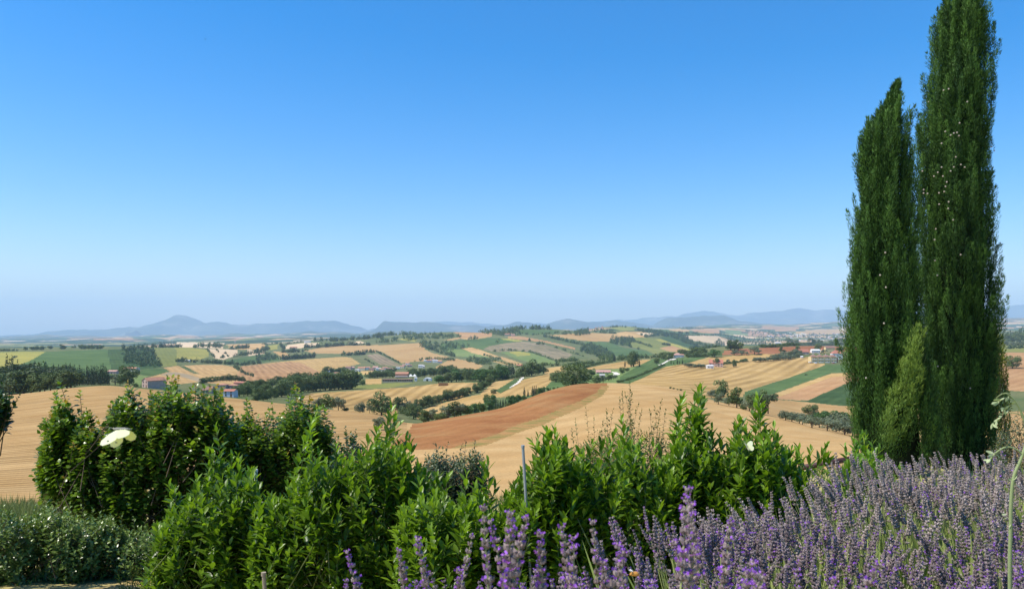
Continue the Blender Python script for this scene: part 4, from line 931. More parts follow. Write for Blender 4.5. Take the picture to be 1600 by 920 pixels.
# ================================================================ HOUSES
WALL = {k: simple(k + '_plaster', c, .9, .1, 0.7) for k, c in {
 'white': (.74,.72,.66), 'cream': (.62,.54,.38), 'pink': (.55,.38,.30), 'brick': (.36,.19,.12), 'stone': (.42,.35,.26), 'grey': (.42,.42,.44), 'yellow': (.66,.52,.26), 'blue': (.56,.58,.62)}.items()}
ROOF = {k: simple(k + '_roof_tiles', c, .9, .25, 1.5) for k, c in {
 'red': (.42,.17,.11), 'terra': (.42,.21,.13), 'brown': (.26,.15,.11), 'pinkish': (.50,.28,.22), 'greyroof': (.45,.43,.41), 'whiteroof': (.75,.75,.72)}.items()}
M_glass = simple('dark_window_glass', (.03,.035,.045), .15, .2, 1, spec=.6)
M_door = simple('brown_door_wood', (.16,.09,.05), .7, .2, 4)
M_shut = simple('green_shutter_paint', (.06,.11,.07), .6, .2, 4)
def house(name, z, X, Y, w, h, label, wall='white', roof='red', deep=9.0, rz=0.0, hip=False, wins=2, floors=1, group=None, dmin=440, gable_front=False, chimney=False, door=True, cat='house', dmax=46000, roofh=.28):
    """a house whose front is w zoom pixels wide and h zoom pixels tall (to the ridge) as seen; built in metres where it stands"""
    px, py = zp(z, X, Y); p = ground(px, py, dmin, dmax); s = p.y / FP / ZR[z][2]
    W = w * s; H = h * s; Dp = deep if gable_front else min(deep, max(4, W * 1.2))
    e = empty(name, (p.x, p.y, p.z - 0.3), rz); tag(e, label, cat, group)
    rh = H * roofh; wh = H - rh + .3; x0, x1, y0, y1 = -W / 2, W / 2, 0, Dp
    wb = MB()
    if gable_front or hip:
        wb.box(x0, x1, y0, y1, -1.5, wh)
    else: wb.box(x0, x1, y0, y1, -1.5, wh)
    if not hip:
        if gable_front: wb.add([(x0, y0, wh), (x1, y0, wh), (0, y0, wh + rh * .96), (x0, y1, wh), (x1, y1, wh), (0, y1, wh + rh * .96)], [(0, 1, 2), (5, 4, 3)])
        else: wb.add([(x0, y0, wh), (x0, y1, wh), (x0, Dp / 2, wh + rh * .96), (x1, y0, wh), (x1, y1, wh), (x1, Dp / 2, wh + rh * .96)], [(2, 1, 0), (3, 4, 5)])
    wo = wb.obj('wall', WALL[wall], e)
    o = .35; rb = MB(); t = .22
    def slab(a, b, c, d):   # a roof plane with thickness
        rb.add([a, b, c, d] + [(q[0], q[1], q[2] - t) for q in (a, b, c, d)], [(0,1,2,3),(7,6,5,4),(0,4,5,1),(1,5,6,2),(2,6,7,3),(3,7,4,0)])
    if hip:
        ri = min(W, Dp) / 2 * .9
        A, B_, C_, D_ = (x0-o, y0-o, wh), (x1+o, y0-o, wh), (x1+o, y1+o, wh), (x0-o, y1+o, wh)
        E, F_ = (x0 + ri, Dp / 2, wh + rh), (x1 - ri, Dp / 2, wh + rh)
        rb.add([A, B_, C_, D_, E, F_], [(0,1,5,4),(1,2,5),(2,3,4,5),(3,0,4),(0,3,2,1)])
        rb.box(x0-o, x1+o, y0-o, y1+o, wh - t, wh - .01)
    elif gable_front:
        k = o * rh / (W / 2)
        slab((x0-o, y0-o, wh-k), (0, y0-o, wh+rh), (0, y1+o, wh+rh), (x0-o, y1+o, wh-k)); slab((0, y0-o, wh+rh), (x1+o, y0-o, wh-k), (x1+o, y1+o, wh-k), (0, y1+o, wh+rh))
    else:
        k = o * rh / (Dp / 2)
        slab((x0-o, y0-o, wh-k), (x1+o, y0-o, wh-k), (x1+o, Dp/2, wh+rh), (x0-o, Dp/2, wh+rh)); slab((x0-o, Dp/2, wh+rh), (x1+o, Dp/2, wh+rh), (x1+o, y1+o, wh-k), (x0-o, y1+o, wh-k))
    ro = rb.obj('roof', ROOF[roof], e)
    if chimney: MB().box(W*.2-.35, W*.2+.35, Dp*.4-.35, Dp*.4+.35, wh, wh+rh+.7).obj('chimney', WALL[wall], ro)
    if wins:
        wm = MB().box(-.45, .45, -.06, .05, 0, 1.25).mesh('window', [M_glass]); sm = MB().box(-.6, .6, -.16, -.062, -.1, 0).mesh('sill', [WALL['grey']])
        fh = (wh - .3) / floors
        for fl in range(floors):
            for k in range(wins):
                x = x0 + W * (k + .5) / wins; 
                if door and fl == 0 and k == wins // 2: continue
                wi = link('window', wm, e, (x, 0, .3 + fl * fh + fh * .35)); link('sill', sm, wi)
        sw = link('window', wm, e, (x0 - .0, Dp * .5, .3 + fh * .35)); sw.rotation_euler.z = -math.pi / 2
        if door:
            k = wins // 2; d = MB().box(-.55, .55, -.07, .04, 0, 2.1).obj('door', M_door, e); d.location = (x0 + W * (k + .5) / wins, 0, .3)
    return e
H = house
H('farmhouse','1',905,542,58,62,'pale gabled farmhouse with a red roof behind the top of the broad tree','pink','terra',deep=15,rz=-.55,gable_front=True,wins=2,floors=2,dmin=440)
H('farm_cottage','A',1395,592,110,46,'small pinkish cottage beside the green field behind the cypress row','pink','pinkish',dmin=900,wins=3)
H('farm_barn','B',20,560,150,50,'pale barn with an orange roof below the wooded slope','cream','terra',dmin=900,wins=3)
H('farm_shed','B',85,548,60,36,'tiny pale shed next to the barn below the wooded slope','white','greyroof',dmin=900,wins=2)
H('white_shed','B',738,440,56,24,'bright white shed in the trees below the olive coloured meadow','white','whiteroof',dmin=1000,wins=0,door=False,cat='shed')
H('farm_building','B',985,832,110,82,'brown roofed building half hidden behind the top of the left tree','pink','brown',dmin=440,wins=3,roofh=.5)
H('farm_building','B',1165,772,110,60,'tiled villa with a shallow hipped roof above the blue walled house','pink','terra',hip=True,dmin=440,wins=3,floors=1)
H('farm_building','B',1300,775,120,56,'long tiled house next to the dark valley wood','pink','terra',hip=True,dmin=500,wins=3)
H('farm_building','B',1395,735,150,46,'low red roofed building farthest back in the tiled group','brick','red',dmin=560,wins=4)
H('farm_building','B',1255,880,130,95,'pale blue walled house with a red roof in the tiled group','blue','red',dmin=440,wins=2,floors=2,roofh=.22)
H('hillside_house','C',465,298,90,46,'ochre house in trees on the left hillside','yellow','terra',dmin=1500,wins=3)
H('hillside_house','B',1420,262,120,30,'long dark farm on the bare far hill','pink','brown',dmin=3000,wins=0,door=False)
H('stone_tower','B',1337,202,18,26,'small square tower on the bare far hill','stone','brown',dmin=3000,wins=0,door=False,cat='tower')
H('hillside_house','C',640,205,80,24,'pale far house on the hill under the mountain range','white','greyroof',dmin=3000,wins=0,door=False)
vill = [(848,452,26,16),(905,460,30,14),(935,462,40,14),(975,434,34,26),(1000,430,30,20),(1030,440,26,14),(1058,436,46,24),(1095,430,36,20),(1120,436,30,16),(1145,430,34,22),(1165,434,30,16),(1185,440,34,18),(1205,428,30,16),(1230,434,36,18),(1262,438,30,16),(1285,428,28,14),(1310,420,30,16),(1345,402,24,18),(1360,412,30,14),(1325,410,22,14)]
for k, (X, Y, w_, h_) in enumerate(vill):
    H('village_house','2',X,Y,w_,h_,'small pale house in the straggling village below the golden field',['white','cream','white','pink','stone'][k%5],['greyroof','terra','pinkish','terra','brown'][(k*3)%5],wins=2,dmin=1100,group='houses of the straggling village',rz=random.uniform(-.3,.3))
H('village_house','2',1430,418,30,20,'bigger white house at the end of the village by the dirt road','white','greyroof',wins=2,floors=2,dmin=1100)
H('village_house','2',1448,428,12,26,'narrow tall pale house next to the bigger white one','cream','greyroof',wins=1,floors=2,dmin=1100,door=False)
for k, (X, Y, w_, h_) in enumerate([(1460,380,24,12),(1480,384,30,16),(1505,372,22,12),(1520,386,34,18),(1548,388,28,14)]):
    H('hamlet_house','2',X,Y,w_,h_,'little house in the tree ringed hamlet on the tan slope',['white','grey','cream'][k%3],['greyroof','terra','brown'][k%3],wins=1,dmin=1100,group='hamlet on the tan slope',door=False)
br = H('brick_hall','2',1311,480,80,36,'long brick hall with a row of windows behind a white awning','brick','terra',wins=9,floors=1,dmin=1000,door=False,cat='building',roofh=.3)
br_s = ground(*zp('2',1311,480),1000).y / FP / 4
MB().box(-40*br_s, 40*br_s, -4.5, -.1, 2.0, 2.6).obj('awning', WALL['white'], br)
def glasshouse(z, X, Y, w, h, label, dome=True, name='greenhouse', dmin=900, m=None):
    p = ground(*zp(z, X, Y), dmin); s = p.y / FP / ZR[z][2]; W = w * s; Hh = h * s
    e = empty(name, p, 0); tag(e, label, 'greenhouse')
    b = MB(); n = 10; L = 9.0
    pr = [(-W/2 * math.cos(math.pi * k / n), Hh * (math.sin(math.pi * k / n) ** .6 if dome else math.sin(math.pi * k / n))) for k in range(n + 1)]
    vs = [(x, 0, zz) for x, zz in pr] + [(x, L, zz) for x, zz in pr]
    b.add(vs, [(k, k + 1, n + 2 + k, n + 1 + k) for k in range(n)]); b.obj('cover', WALL['white'], e)
    MB().add(vs[:n + 1], [tuple(range(n + 1))[::-1]]).add(vs[n + 1:], [tuple(range(n + 1))]).obj('end_wall', WALL['white'], e)
    MB().box(-W*.12, W*.12, -.08, -.01, 0, Hh*.6).obj('door', M_glass, e)
    return e
glasshouse('2',1470,500,52,20,'white domed greenhouse right of the long brick hall')
# white pavilion tents
p = ground(*zp('2',1380,482),900); s = p.y/FP/4
for k, dx in enumerate((-14, 10)):
    q = Vector((p.x + dx * s, p.y, p.z)); e = empty('pavilion_tent', q); tag(e, ['white peaked tent touching the brick hall','white peaked tent on the side of the small tower'][k], 'tent')
    ww = 12 * s; MB().add([(-ww,0,2.6),(ww,0,2.6),(ww,2*ww,2.6),(-ww,2*ww,2.6),(0,ww,6.2)],[(0,1,4),(1,2,4),(2,3,4),(3,0,4)]).obj('canopy', WALL['white'], e)
    for sx in (-1, 1):
        for sy in (0.02, 1.98): MB().box(sx*ww-.12, sx*ww+.12, sy*ww-.12, sy*ww+.12, -.4, 2.6).obj('pole', WALL['grey'], e)
H('white_tower','2',1398,502,15,24,'small white flat topped tower in front of the tents','white','whiteroof',deep=4,wins=1,door=False,dmin=900,roofh=.08,cat='tower')
for k, (X, w_) in enumerate(((1235,90),(1330,90))):
    p = ground(*zp('2', X, 508), 800); s = p.y / FP / 4
    e = empty('nursery_shed', p); tag(e, ['long low brown nursery shed, the one nearer the small tree','long low brown nursery shed, the one nearer the white tower'][k], 'shed', 'nursery sheds below the brick hall')
    MB().box(-w_/2*s, w_/2*s, 0, 8, -.5, 16*s).obj('wall', WALL['stone'], e); MB().box(-w_/2*s-.2, w_/2*s+.2, -.3, 8.3, 16*s, 19*s).obj('roof', ROOF['brown'], e)
    for q in range(8): MB().box(-.8, .8, -.06, .04, .8, 2.2).obj('window', M_glass, e, loc=((-w_/2 + (q + .5) * w_/8) * s, 0, .6))
# straw stack
p = ground(*zp('3',375,530),450); s = p.y/FP/4
e = empty('straw_stack', p, .1); tag(e, 'long low stack of straw bales in the golden field', 'straw stack')
M_straw = simple('baled_straw', (.36,.20,.09), 1, .3, 2)
bm_ = MB().box(-.98, .98, 0, 1.1, 0, .95).mesh('bale', [M_straw])
nb = int(62 * s / 2.0)
for k in range(nb):
    for r_ in range(3):
        link('bale', bm_, e, ((k - nb / 2) * 2.0 + (r_ % 2) * .7, random.uniform(-.15, .15), r_ * .97 - .1))
H('hill_villa','G',572,108,90,34,'pink villa with a small tower on the far wooded ridge','pink','terra',dmin=3000,wins=3,door=False)
H('hill_villa','G',545,105,22,40,'narrow tower beside the pink villa on the far ridge','pink','terra',dmin=3000,wins=1,door=False,cat='tower')
H('hill_villa','G',330,132,60,26,'terracotta roofed farm on the far ridge above the tan field','pink','terra',dmin=3000,wins=3,door=False)
H('hill_villa','G',740,200,60,34,'stone house leftmost in the little group under the ridge wood','stone','terra',dmin=2300,wins=3)
H('hill_villa','G',775,192,44,34,'cream house in the middle of the little group under the ridge wood','cream','terra',dmin=2300,wins=2)
H('hill_villa','G',812,200,50,26,'low pinkish house at the end of the little group under the ridge wood','pink','pinkish',dmin=2300,wins=2)
H('hill_villa','G',855,124,22,20,'tiny white house in the trees at the top of the ridge','white','greyroof',dmin=3000,wins=0,door=False)
H('red_barn','G',893,576,76,20,'low bright red roofed barn behind the leafy grove','pink','red',dmin=1200,wins=3,roofh=.6,cat='barn')
H('farm_shed','G',710,705,40,14,'pale roofed shed at the edge of the bright tree belt','grey','whiteroof',dmin=600,wins=0,door=False,cat='shed')
r_ = random.Random(4)
for k in range(34):   # hilltop village
    t_ = r_.random(); X = 95 + 235 * t_ + r_.uniform(-8, 8); ytop = 102 - 46 * math.sin(min(1, t_ * 1.1) * 1.8)
    H('hilltop_house','D',X,r_.uniform(ytop + 14, 128 - 10*t_),r_.uniform(12,20),r_.uniform(12,17),'tiny house stacked in the red hilltop village on the horizon',r_.choice(['pink','pink','stone','white']),r_.choice(['terra','pinkish','red']),dmin=4700,wins=0,door=False,group='red hilltop village',deep=14,dmax=7600)
H('hilltop_church','D',272,58,10,26,'thin bell tower at the top of the red hilltop village','pink','terra',dmin=4700,dmax=7600,wins=0,door=False,cat='tower')
H('pink_roofed_house','D',1275,470,100,58,'white house with a pinkish red roof at the top of the gravel drive','white','pinkish',deep=12,wins=4,floors=1,dmin=600,chimney=True,roofh=.4,hip=True)
H('farm_annex','D',1325,462,50,38,'small annex leaning against the pinkish roofed house','white','terra',deep=8,wins=2,floors=1,dmin=600)
H('farm_cottage','D',345,665,180,40,'long low farmhouse with a pale tiled roof right of the large oak','stone','pinkish',deep=9,wins=5,dmin=440,roofh=.55)
H('farm_cottage','D',330,715,60,40,'little shed in front of the long low farmhouse','stone','greyroof',wins=1,dmin=440)
H('red_roofed_farmhouse','E',470,585,170,92,'red roofed farmhouse in the middle of the striped field','pink','red',deep=13,rz=-.25,wins=5,floors=2,dmin=440,roofh=.45,chimney=True)
H('farm_garage','E',400,606,80,44,'flat white garage in front of the red roofed farmhouse','white','whiteroof',wins=2,dmin=440,roofh=.15,cat='garage')
H('pale_villa','5',62,282,34,26,'cream villa in the trees on the right ridge','cream','cream' if False else 'greyroof',dmin=1000,wins=3)
H('farm_building','5',225,335,62,34,'dark red roofed farm on the ridge above the apartment block','pink','red',dmin=900,wins=3,roofh=.5)
H('farm_building','5',300,326,52,24,'long white farm building behind the apartment block','white','whiteroof',dmin=900,wins=5)
H('farm_building','5',345,322,22,20,'low pale outbuilding in the trees behind the apartment block','cream','terra',dmin=900,wins=1)
H('farm_building','5',390,325,56,44,'tan stone farmhouse on the ridge left of the white villa','yellow','brown',dmin=900,wins=3)
H('white_villa','5',436,366,62,56,'white two storey villa with a bright red hipped roof','white','red',deep=11,dmin=700,wins=3,floors=2,hip=True,roofh=.33)
H('farm_shed','5',213,356,14,12,'tiny white hut at the edge of the striped field','white','whiteroof',dmin=500,wins=0,door=False,cat='shed')
# apartment block
p = ground(*zp('5', 350, 386), 500); s = p.y / FP / 4; e = empty('apartment_block', p, 0.0)
tag(e, 'long two storey apartment block with white balconies and brown roofs', 'apartment building')
W = 160 * s; Hh = 50 * s
MB().box(-W/2, W/2, 0, 12, -2, Hh*.72).obj('wall', WALL['yellow'], e)
MB().box(W/2-.02, W/2+2.5, 1.5, 12, -2, Hh*.66).obj('end_wall', WALL['brick'], e)
for k in range(4):
    x = -W/2 + W * (k + .5) / 4; w2 = W / 4 * .42
    rf = MB().add([(x-w2,-1.2,Hh*.74),(x+w2,-1.2,Hh*.74),(x+w2,12.5,Hh*.74),(x-w2,12.5,Hh*.74),(x-w2*.5,5.5,Hh*.98),(x+w2*.5,5.5,Hh*.98)],[(0,1,5,4),(1,2,5),(2,3,4,5),(3,0,4),(3,2,1,0)]).obj('roof', ROOF['brown'], e)
    MB().box(x-.4,x+.4,5,5.8,Hh*.9,Hh*1.08).obj('chimney', WALL['white'], rf)
    for fl in range(2):
        z0 = fl * Hh * .36
        bal = MB().box(x-w2*.9, x+w2*.9, -1.6, -.02, z0+.1, z0+.35).box(x-w2*.9, x+w2*.9, -1.6, -1.45, z0+.35, z0+1.3).obj('balcony', WALL['white'], e)
        for q in (-.5, .5): MB().box(x+q*w2-.6, x+q*w2+.6, -.08, .05, z0+.4, z0+2.5).obj('window', M_glass, e)
# town in the far valley
r_ = random.Random(8)
for k in range(90):
    X = r_.uniform(1000, 2080); Y = r_.uniform(170, 262)
    H('town_house','E',X,Y,r_.uniform(9,26),r_.uniform(8,15),'tiny pale building of the town in the far blue valley',r_.choice(['white','white','cream','pink','grey']),r_.choice(['greyroof','terra','pinkish','whiteroof']),dmin=3500,wins=0,door=False,group='town in the far valley',deep=30,cat='building')
# cars parked at the apartment block
M_tyre = simple('tyre_rubber', (.03,.03,.03), .8)
for k, (X, Y, c, lb) in enumerate(((262,386,(.75,.75,.75),'tiny silver car parked left of the apartment block'),(272,389,(.10,.12,.18),'tiny dark car parked left of the apartment block'),(300,391,(.75,.75,.75),'tiny white car parked under the first balconies'),(410,391,(.35,.06,.05),'tiny red car parked at the right end of the block'))):
    p = ground(*zp('5', X, Y), 500); e = empty('parked_car', (p.x, p.y, p.z + .05), r_.uniform(-.3, .3)); tag(e, lb, 'car')
    cm_ = simple('car_paint', c, .3, .03, 1, spec=.5)
    MB().add([(-2.1,-.85,.3),(2.1,-.85,.3),(2.1,.85,.3),(-2.1,.85,.3),(-2.1,-.85,.85),(2.1,-.85,.8),(2.1,.85,.8),(-2.1,.85,.85),(-1.7,-.7,1.4),(.7,-.7,1.42),(.7,.7,1.42),(-1.7,.7,1.4),(1.3,-.8,.86),(1.3,.8,.86)],
      [(0,3,2,1),(0,1,5,4),(1,2,6,5),(2,3,7,6),(3,0,4,7),(4,12,9,8),(12,4,5),(8,9,10,11),(9,12,13,10),(5,6,13,12),(7,11,10,13),(13,6,7),(4,8,11,7)]).obj('body', cm_, e)
    for sx in (-1.35, 1.3):
        for sy in (-.88, .88): MB().tube([(sx, sy - .1, .3), (sx, sy + .1, .3)], .32, 10).obj('wheel', M_tyre, e)

# ================================================================ THE GARDEN IN FRONT
def pw(px, py, D): return np.array([(px - 800) / FP * D, D, (HY - py) / FP * D])
def norm(a): return a / np.maximum(1e-9, np.linalg.norm(a, axis=-1, keepdims=True))

# leaf shapes of unit length along +Y, upper side +Z
def tmpl_lance(w=.30, fold=.05, bend=-.10):
    v = np.array([(0,0,0),(-w*.36,.30,fold),(0,.30,0),(w*.36,.30,fold),(-w*.5,.55,fold+bend*.2),(0,.55,bend*.25),(w*.5,.55,fold+bend*.2),(-w*.3,.82,fold*.6+bend*.6),(0,.82,bend*.6),(w*.3,.82,fold*.6+bend*.6),(0,1,bend)], float)
    f = np.array([(0,2,1),(0,3,2),(1,2,5),(1,5,4),(2,3,6),(2,6,5),(4,5,8),(4,8,7),(5,6,9),(5,9,8),(7,8,10),(8,9,10)])
    return v, f
def tmpl_ovate(w=.82, fold=.10, bend=-.16):
    v = np.array([(0,0,0),(0,.16,0),(-w*.38,.26,fold),(w*.38,.26,fold),(-w*.5,.50,fold),(0,.50,bend*.2),(w*.5,.50,fold),(-w*.34,.78,fold*.5+bend*.5),(0,.78,bend*.5),(w*.34,.78,fold*.5+bend*.5),(0,1,bend)], float)
    f = np.array([(0,1,2),(0,3,1),(1,5,4),(1,4,2),(1,6,5),(1,3,6),(4,5,8),(4,8,7),(5,6,9),(5,9,8),(7,8,10),(8,9,10)])
    return v, f
def tmpl_small(w=.45, fold=.06, bend=-.08):
    v = np.array([(0,0,0),(-w*.5,.45,fold),(0,.5,0),(w*.5,.45,fold),(0,1,bend)], float)
    f = np.array([(0,2,1),(0,3,2),(1,2,4),(2,3,4)])
    return v, f
def frames(pos, d, up):
    y = norm(d); z = norm(up - y * (up * y).sum(-1, keepdims=True)); x = np.cross(y, z); return x, y, z
def leaves_mesh(name, tm, pos, d, up, L, tint, m):
    v, f = tm; x, y, z = frames(pos, d, up); n = len(pos); L = np.asarray(L)[:, None, None]
    V = pos[:, None, :] + L * (v[None, :, 0:1] * x[:, None, :] + v[None, :, 1:2] * y[:, None, :] + v[None, :, 2:3] * z[:, None, :])
    Fc = f[None] + (np.arange(n) * len(v))[:, None, None]
    return mesh_np(name, V.reshape(-1, 3), Fc.reshape(-1, 3), [m], smooth=True, tint=np.repeat(tint, len(v)))
def tmpl_six(w, fold=.06, bend=-.12, a=.30, b=.68):
    v = np.array([(0,0,0),(-w*.42,a,fold),(w*.42,a,fold),(0,.5,bend*.1),(-w*.40,b,fold+bend*.4),(w*.40,b,fold+bend*.4),(0,1,bend)], float)
    return v, np.array([(0,2,3),(2,5,3),(5,6,3),(6,4,3),(4,1,3),(1,0,3)])
NLV = 5
def put_leaves(root, base, tm, pos, d, up, L, tint, m, nparts=300, part='leaf', rest='foliage'):
    """the leaves that show largest become objects of their own, the rest one mesh"""
    pos = np.asarray(pos); d = np.asarray(d); up = np.asarray(up); L = np.asarray(L); tint = np.clip(np.asarray(tint), 0, 1)
    dist = np.linalg.norm(pos, axis=1)
    x, y, z = frames(pos, d, up)
    face = np.abs((z * norm(pos)).sum(-1))
    # shell depth: how much nearer to the camera than the neighbours seen along the same ray
    ppx = 800 + FP * pos[:, 0] / pos[:, 1]; ppy = HY - FP * pos[:, 2] / pos[:, 1]
    cell = (np.floor(ppx / 22).astype(int) * 10007 + np.floor(ppy / 22).astype(int))
    order = np.argsort(dist); seen = {}; rank = np.zeros(len(pos))
    for i in order:
        c = cell[i]; rank[i] = seen.get(c, 0); seen[c] = rank[i] + 1
    inframe = (ppx > -10) & (ppx < 1610) & (ppy < 930)
    score = L / dist * (0.3 + face) * (0.6 ** rank) * np.where(inframe, 1, .01)
    pick = np.argsort(-score)[:nparts]
    rest_m = np.ones(len(pos), bool); rest_m[pick] = False
    b = np.asarray(base)
    if rest_m.any():
        tr_ = tm if len(tm[1]) <= 6 else tmpl_six(2 * np.abs(tm[0][:, 0]).max() * 1.08)
        me = leaves_mesh(rest, tr_, pos[rest_m] - b, d[rest_m], up[rest_m], L[rest_m], tint[rest_m], m)
        o = link(rest, me, root); o['kind'] = 'stuff'
    lv = [mesh_np(part, tm[0], tm[1], [m], smooth=True, tint=np.full(len(tm[0]), (q + .5) / NLV)) for q in range(NLV)]
    for i in pick:
        o = link(part, lv[min(NLV - 1, int(tint[i] * NLV))], root)
        s = L[i]; p = pos[i] - b
        o.matrix_basis = Matrix(((x[i,0]*s, y[i,0]*s, z[i,0]*s, p[0]), (x[i,1]*s, y[i,1]*s, z[i,1]*s, p[1]), (x[i,2]*s, y[i,2]*s, z[i,2]*s, p[2]), (0, 0, 0, 1)))

LM = {
 'laurel': leaf_mat('laurel_leaf', (.034,.088,.008), (.235,.370,.028), rough=.38, transl=.38, objvar=.12, spec=.4, tcol=(.22,.33,.035)),
 'laurel_light': leaf_mat('young_laurel_leaf', (.07,.15,.015), (.20,.34,.03), rough=.4, transl=.35, objvar=.12, spec=.35, tcol=(.34,.42,.05)),
 'apricot': leaf_mat('rounded_leaf', (.030,.075,.010), (.215,.330,.032), rough=.30, transl=.34, objvar=.12, spec=.5, tcol=(.36,.22,.045)),
 'hedge': leaf_mat('grey_hedge_leaf', (.040,.085,.014), (.29,.39,.10), rough=.30, transl=.15, objvar=.1, spec=.45),
 'airy': leaf_mat('small_shrub_leaf', (.04,.065,.015), (.18,.20,.06), rough=.5, transl=.25, objvar=.1, spec=.25, tcol=(.28,.20,.05)),
 'greyshrub': leaf_mat('grey_shrub_leaf', (.03,.055,.022), (.12,.16,.075), rough=.45, transl=.15, objvar=.1, spec=.35, tcol=(.22,.24,.06)),
 'dark': leaf_mat('dark_tree_leaf', (.012,.035,.008), (.07,.13,.025), rough=.4, transl=.2, objvar=.1, spec=.35),
 'yellow': leaf_mat('yellowing_shrub_leaf', (.07,.11,.012), (.28,.29,.035), rough=.45, transl=.3, objvar=.1, spec=.25),
}
M_stem = simple('green_stem', (.14,.17,.05), .7, .2, 20)
M_twig = simple('brown_twig', (.12,.085,.05), .9, .3, 20)

def plant(name, label, cat, D, prof, bottom, n_fill, tm, m, leaf, sp, leafy, thick=.9, tips=(), group=None, ang=(18, 58), upright=.8,
          seed=1, trunk=None, nparts=300, droop=0.0, tipshow=.25, base_px=None, stem_r=.004, min_tip=12, stem_m=None, bot=None, ground_z=None, topbias=1.25, splay=0.0, spiky=0):
    """prof: (column, top row) outline of the plant at distance D; shoots end inside it; tips: extra shoots that stand out"""
    r = np.random.default_rng(seed)
    xp = [p[0] for p in prof]; yp = [p[1] for p in prof]
    bpx = base_px if base_px is not None else .5 * (xp[0] + xp[-1])
    bx = (bpx - 800) / FP * D
    gz = ground_xy(bx, D) if ground_z is None else ground_z
    root = empty(name, (bx, D, gz)); tag(root, label, cat, group); base = np.array([bx, D, gz])
    half = max(.2, (xp[-1] - xp[0]) / 2 / FP * D)
    shoots = []
    tips = list(tips)
    for k in range(spiky):
        px = r.uniform(xp[0], xp[-1]); tips.append((px, np.interp(px, xp, yp) - r.uniform(-4, 20)))
    for (tx, ty) in tips: shoots.append((pw(tx, ty, D + r.uniform(-.15, .15) * thick), leafy * 1.25, True))
    for k in range(n_fill):
        px = r.uniform(xp[0], xp[-1]); top = np.interp(px, xp, yp) + 22 * float(vnoise(px / 11, seed * 1.7, seed))
        bo = bottom if bot is None else np.interp(px, [b[0] for b in bot], [b[1] for b in bot])
        q = r.random() ** topbias
        py = top + min_tip * r.random() + q * max(0, bo - top - min_tip)
        rel = (px - .5 * (xp[0] + xp[-1])) / (.5 * (xp[-1] - xp[0]))
        dep = thick * math.sqrt(max(.05, 1 - rel * rel * .8))
        Dt = D + dep * (r.random() ** 1.4 * 1.3 - .5) * (.55 + .45 * min(1, q * 2 + .3))
        tp = pw(px, py, Dt); shoots.append((tp, leafy * r.uniform(.75, 1.2), False))
    P_, D_, U_, L_, T_ = [], [], [], [], []
    tb = MB(); GA = 2.39996
    for (tp, lf, out) in shoots:
        hgt = max(.15, tp[2] - gz)
        o_ = tp - base; hr = np.array([o_[0], o_[1], 0])
        # start of the drawn shoot: below and inwards
        back = min(hgt, lf * 1.6 + .12)
        if out: back = min(hgt, lf * 1.9)
        inward = hr * min(1.0, back / max(.3, hgt)) * .55
        inward = inward + np.array([r.normal(), r.normal() * .6, 0]) * back * splay * (.25 if out else 1.0)
        p0 = tp - inward - np.array([0, 0, back]) * upright - np.array([0, 0.0, 0]); p0[2] = max(p0[2], gz)
        p1 = tp - inward * .18 - np.array([0, 0, back * upright * .5]) + r.normal(size=3) * back * .09
        n = max(4, int(lf / sp)); ln = np.linalg.norm(tp - p0)
        ts = 1 - (np.arange(n) * sp) / max(ln, 1e-3); ts = ts[ts > 0]
        C = ((1 - ts) ** 2)[:, None] * p0 + (2 * ts * (1 - ts))[:, None] * p1 + (ts ** 2)[:, None] * tp
        ax = norm(2 * (1 - ts)[:, None] * (p1 - p0) + 2 * ts[:, None] * (tp - p1))
        k = np.arange(len(ts)); az = k * GA + r.random() * 6.28 + r.normal(size=len(ts)) * .25
        e1 = norm(np.cross(ax, np.array([.3, .9, .2]))); e2 = np.cross(ax, e1)
        rd = np.cos(az)[:, None] * e1 + np.sin(az)[:, None] * e2
        th = np.radians(np.interp(k, [0, 10], ang) + r.normal(size=len(ts)) * 9)[:, None]
        d = ax * np.cos(th) + rd * np.sin(th); d[:, 2] -= droop * r.random(len(ts))
        u = norm(ax * np.sin(th) - rd * np.cos(th)); u = u * np.where((u[:, 2:3] < -.1), -1, 1) + r.normal(size=u.shape) * .18
        P_.append(C); D_.append(norm(d)); U_.append(u)
        L_.append(leaf * np.interp(k, [0, 2, 5], [.55, .8, 1.0]) * r.uniform(.78, 1.15, len(ts)))
        hi = np.clip((tp[2] - gz) / (1.6 if hgt < 2 else 2.6), 0, 1)
        T_.append(np.clip(.10 + .42 * r.random(len(ts)) + .22 * np.interp(k, [0, 6], [1, 0]) + tipshow * (k < 4) * (r.random() < .6) * (1.3 if out else .8) + .1 * r.normal(), 0, 1))
        if (out or r.random() < .45) and not (splay > .3 and abs(p0[0] - bx) > half * .8): tb.tube([p0 - base, p1 * .5 + (p0 + tp) * .25 - base, tp - base - (tp - p1) * .03], [stem_r * 1.3, stem_r, stem_r * .5], 4, cap=False)
    if trunk:
        tr, nb = trunk
        for q in range(nb):
            s_ = shoots[int(r.integers(len(shoots)))][0]
            e_ = (s_ - base); a = r.random() * 6.28
            s0 = np.array([math.cos(a) * tr * 1.5, math.sin(a) * tr * 1.5, -.1])
            m1 = e_ * .45 + np.array([0, 0, .12 * abs(e_[2])]) + r.normal(size=3) * .05
            tb.tube([s0, s0 * .7 + m1 * .5, m1, e_ * .85], [tr, tr * .8, tr * .5, tr * .2], 6)
    tb.obj('branch', stem_m or M_twig, root, smooth=True)
    P_ = np.concatenate(P_); D_ = np.concatenate(D_); U_ = np.concatenate(U_); L_ = np.concatenate(L_); T_ = np.concatenate(T_)
    ok = P_[:, 2] > gz - .05
    put_leaves(root, base, tm, P_[ok], D_[ok], U_[ok], L_[ok], T_[ok], m, nparts)
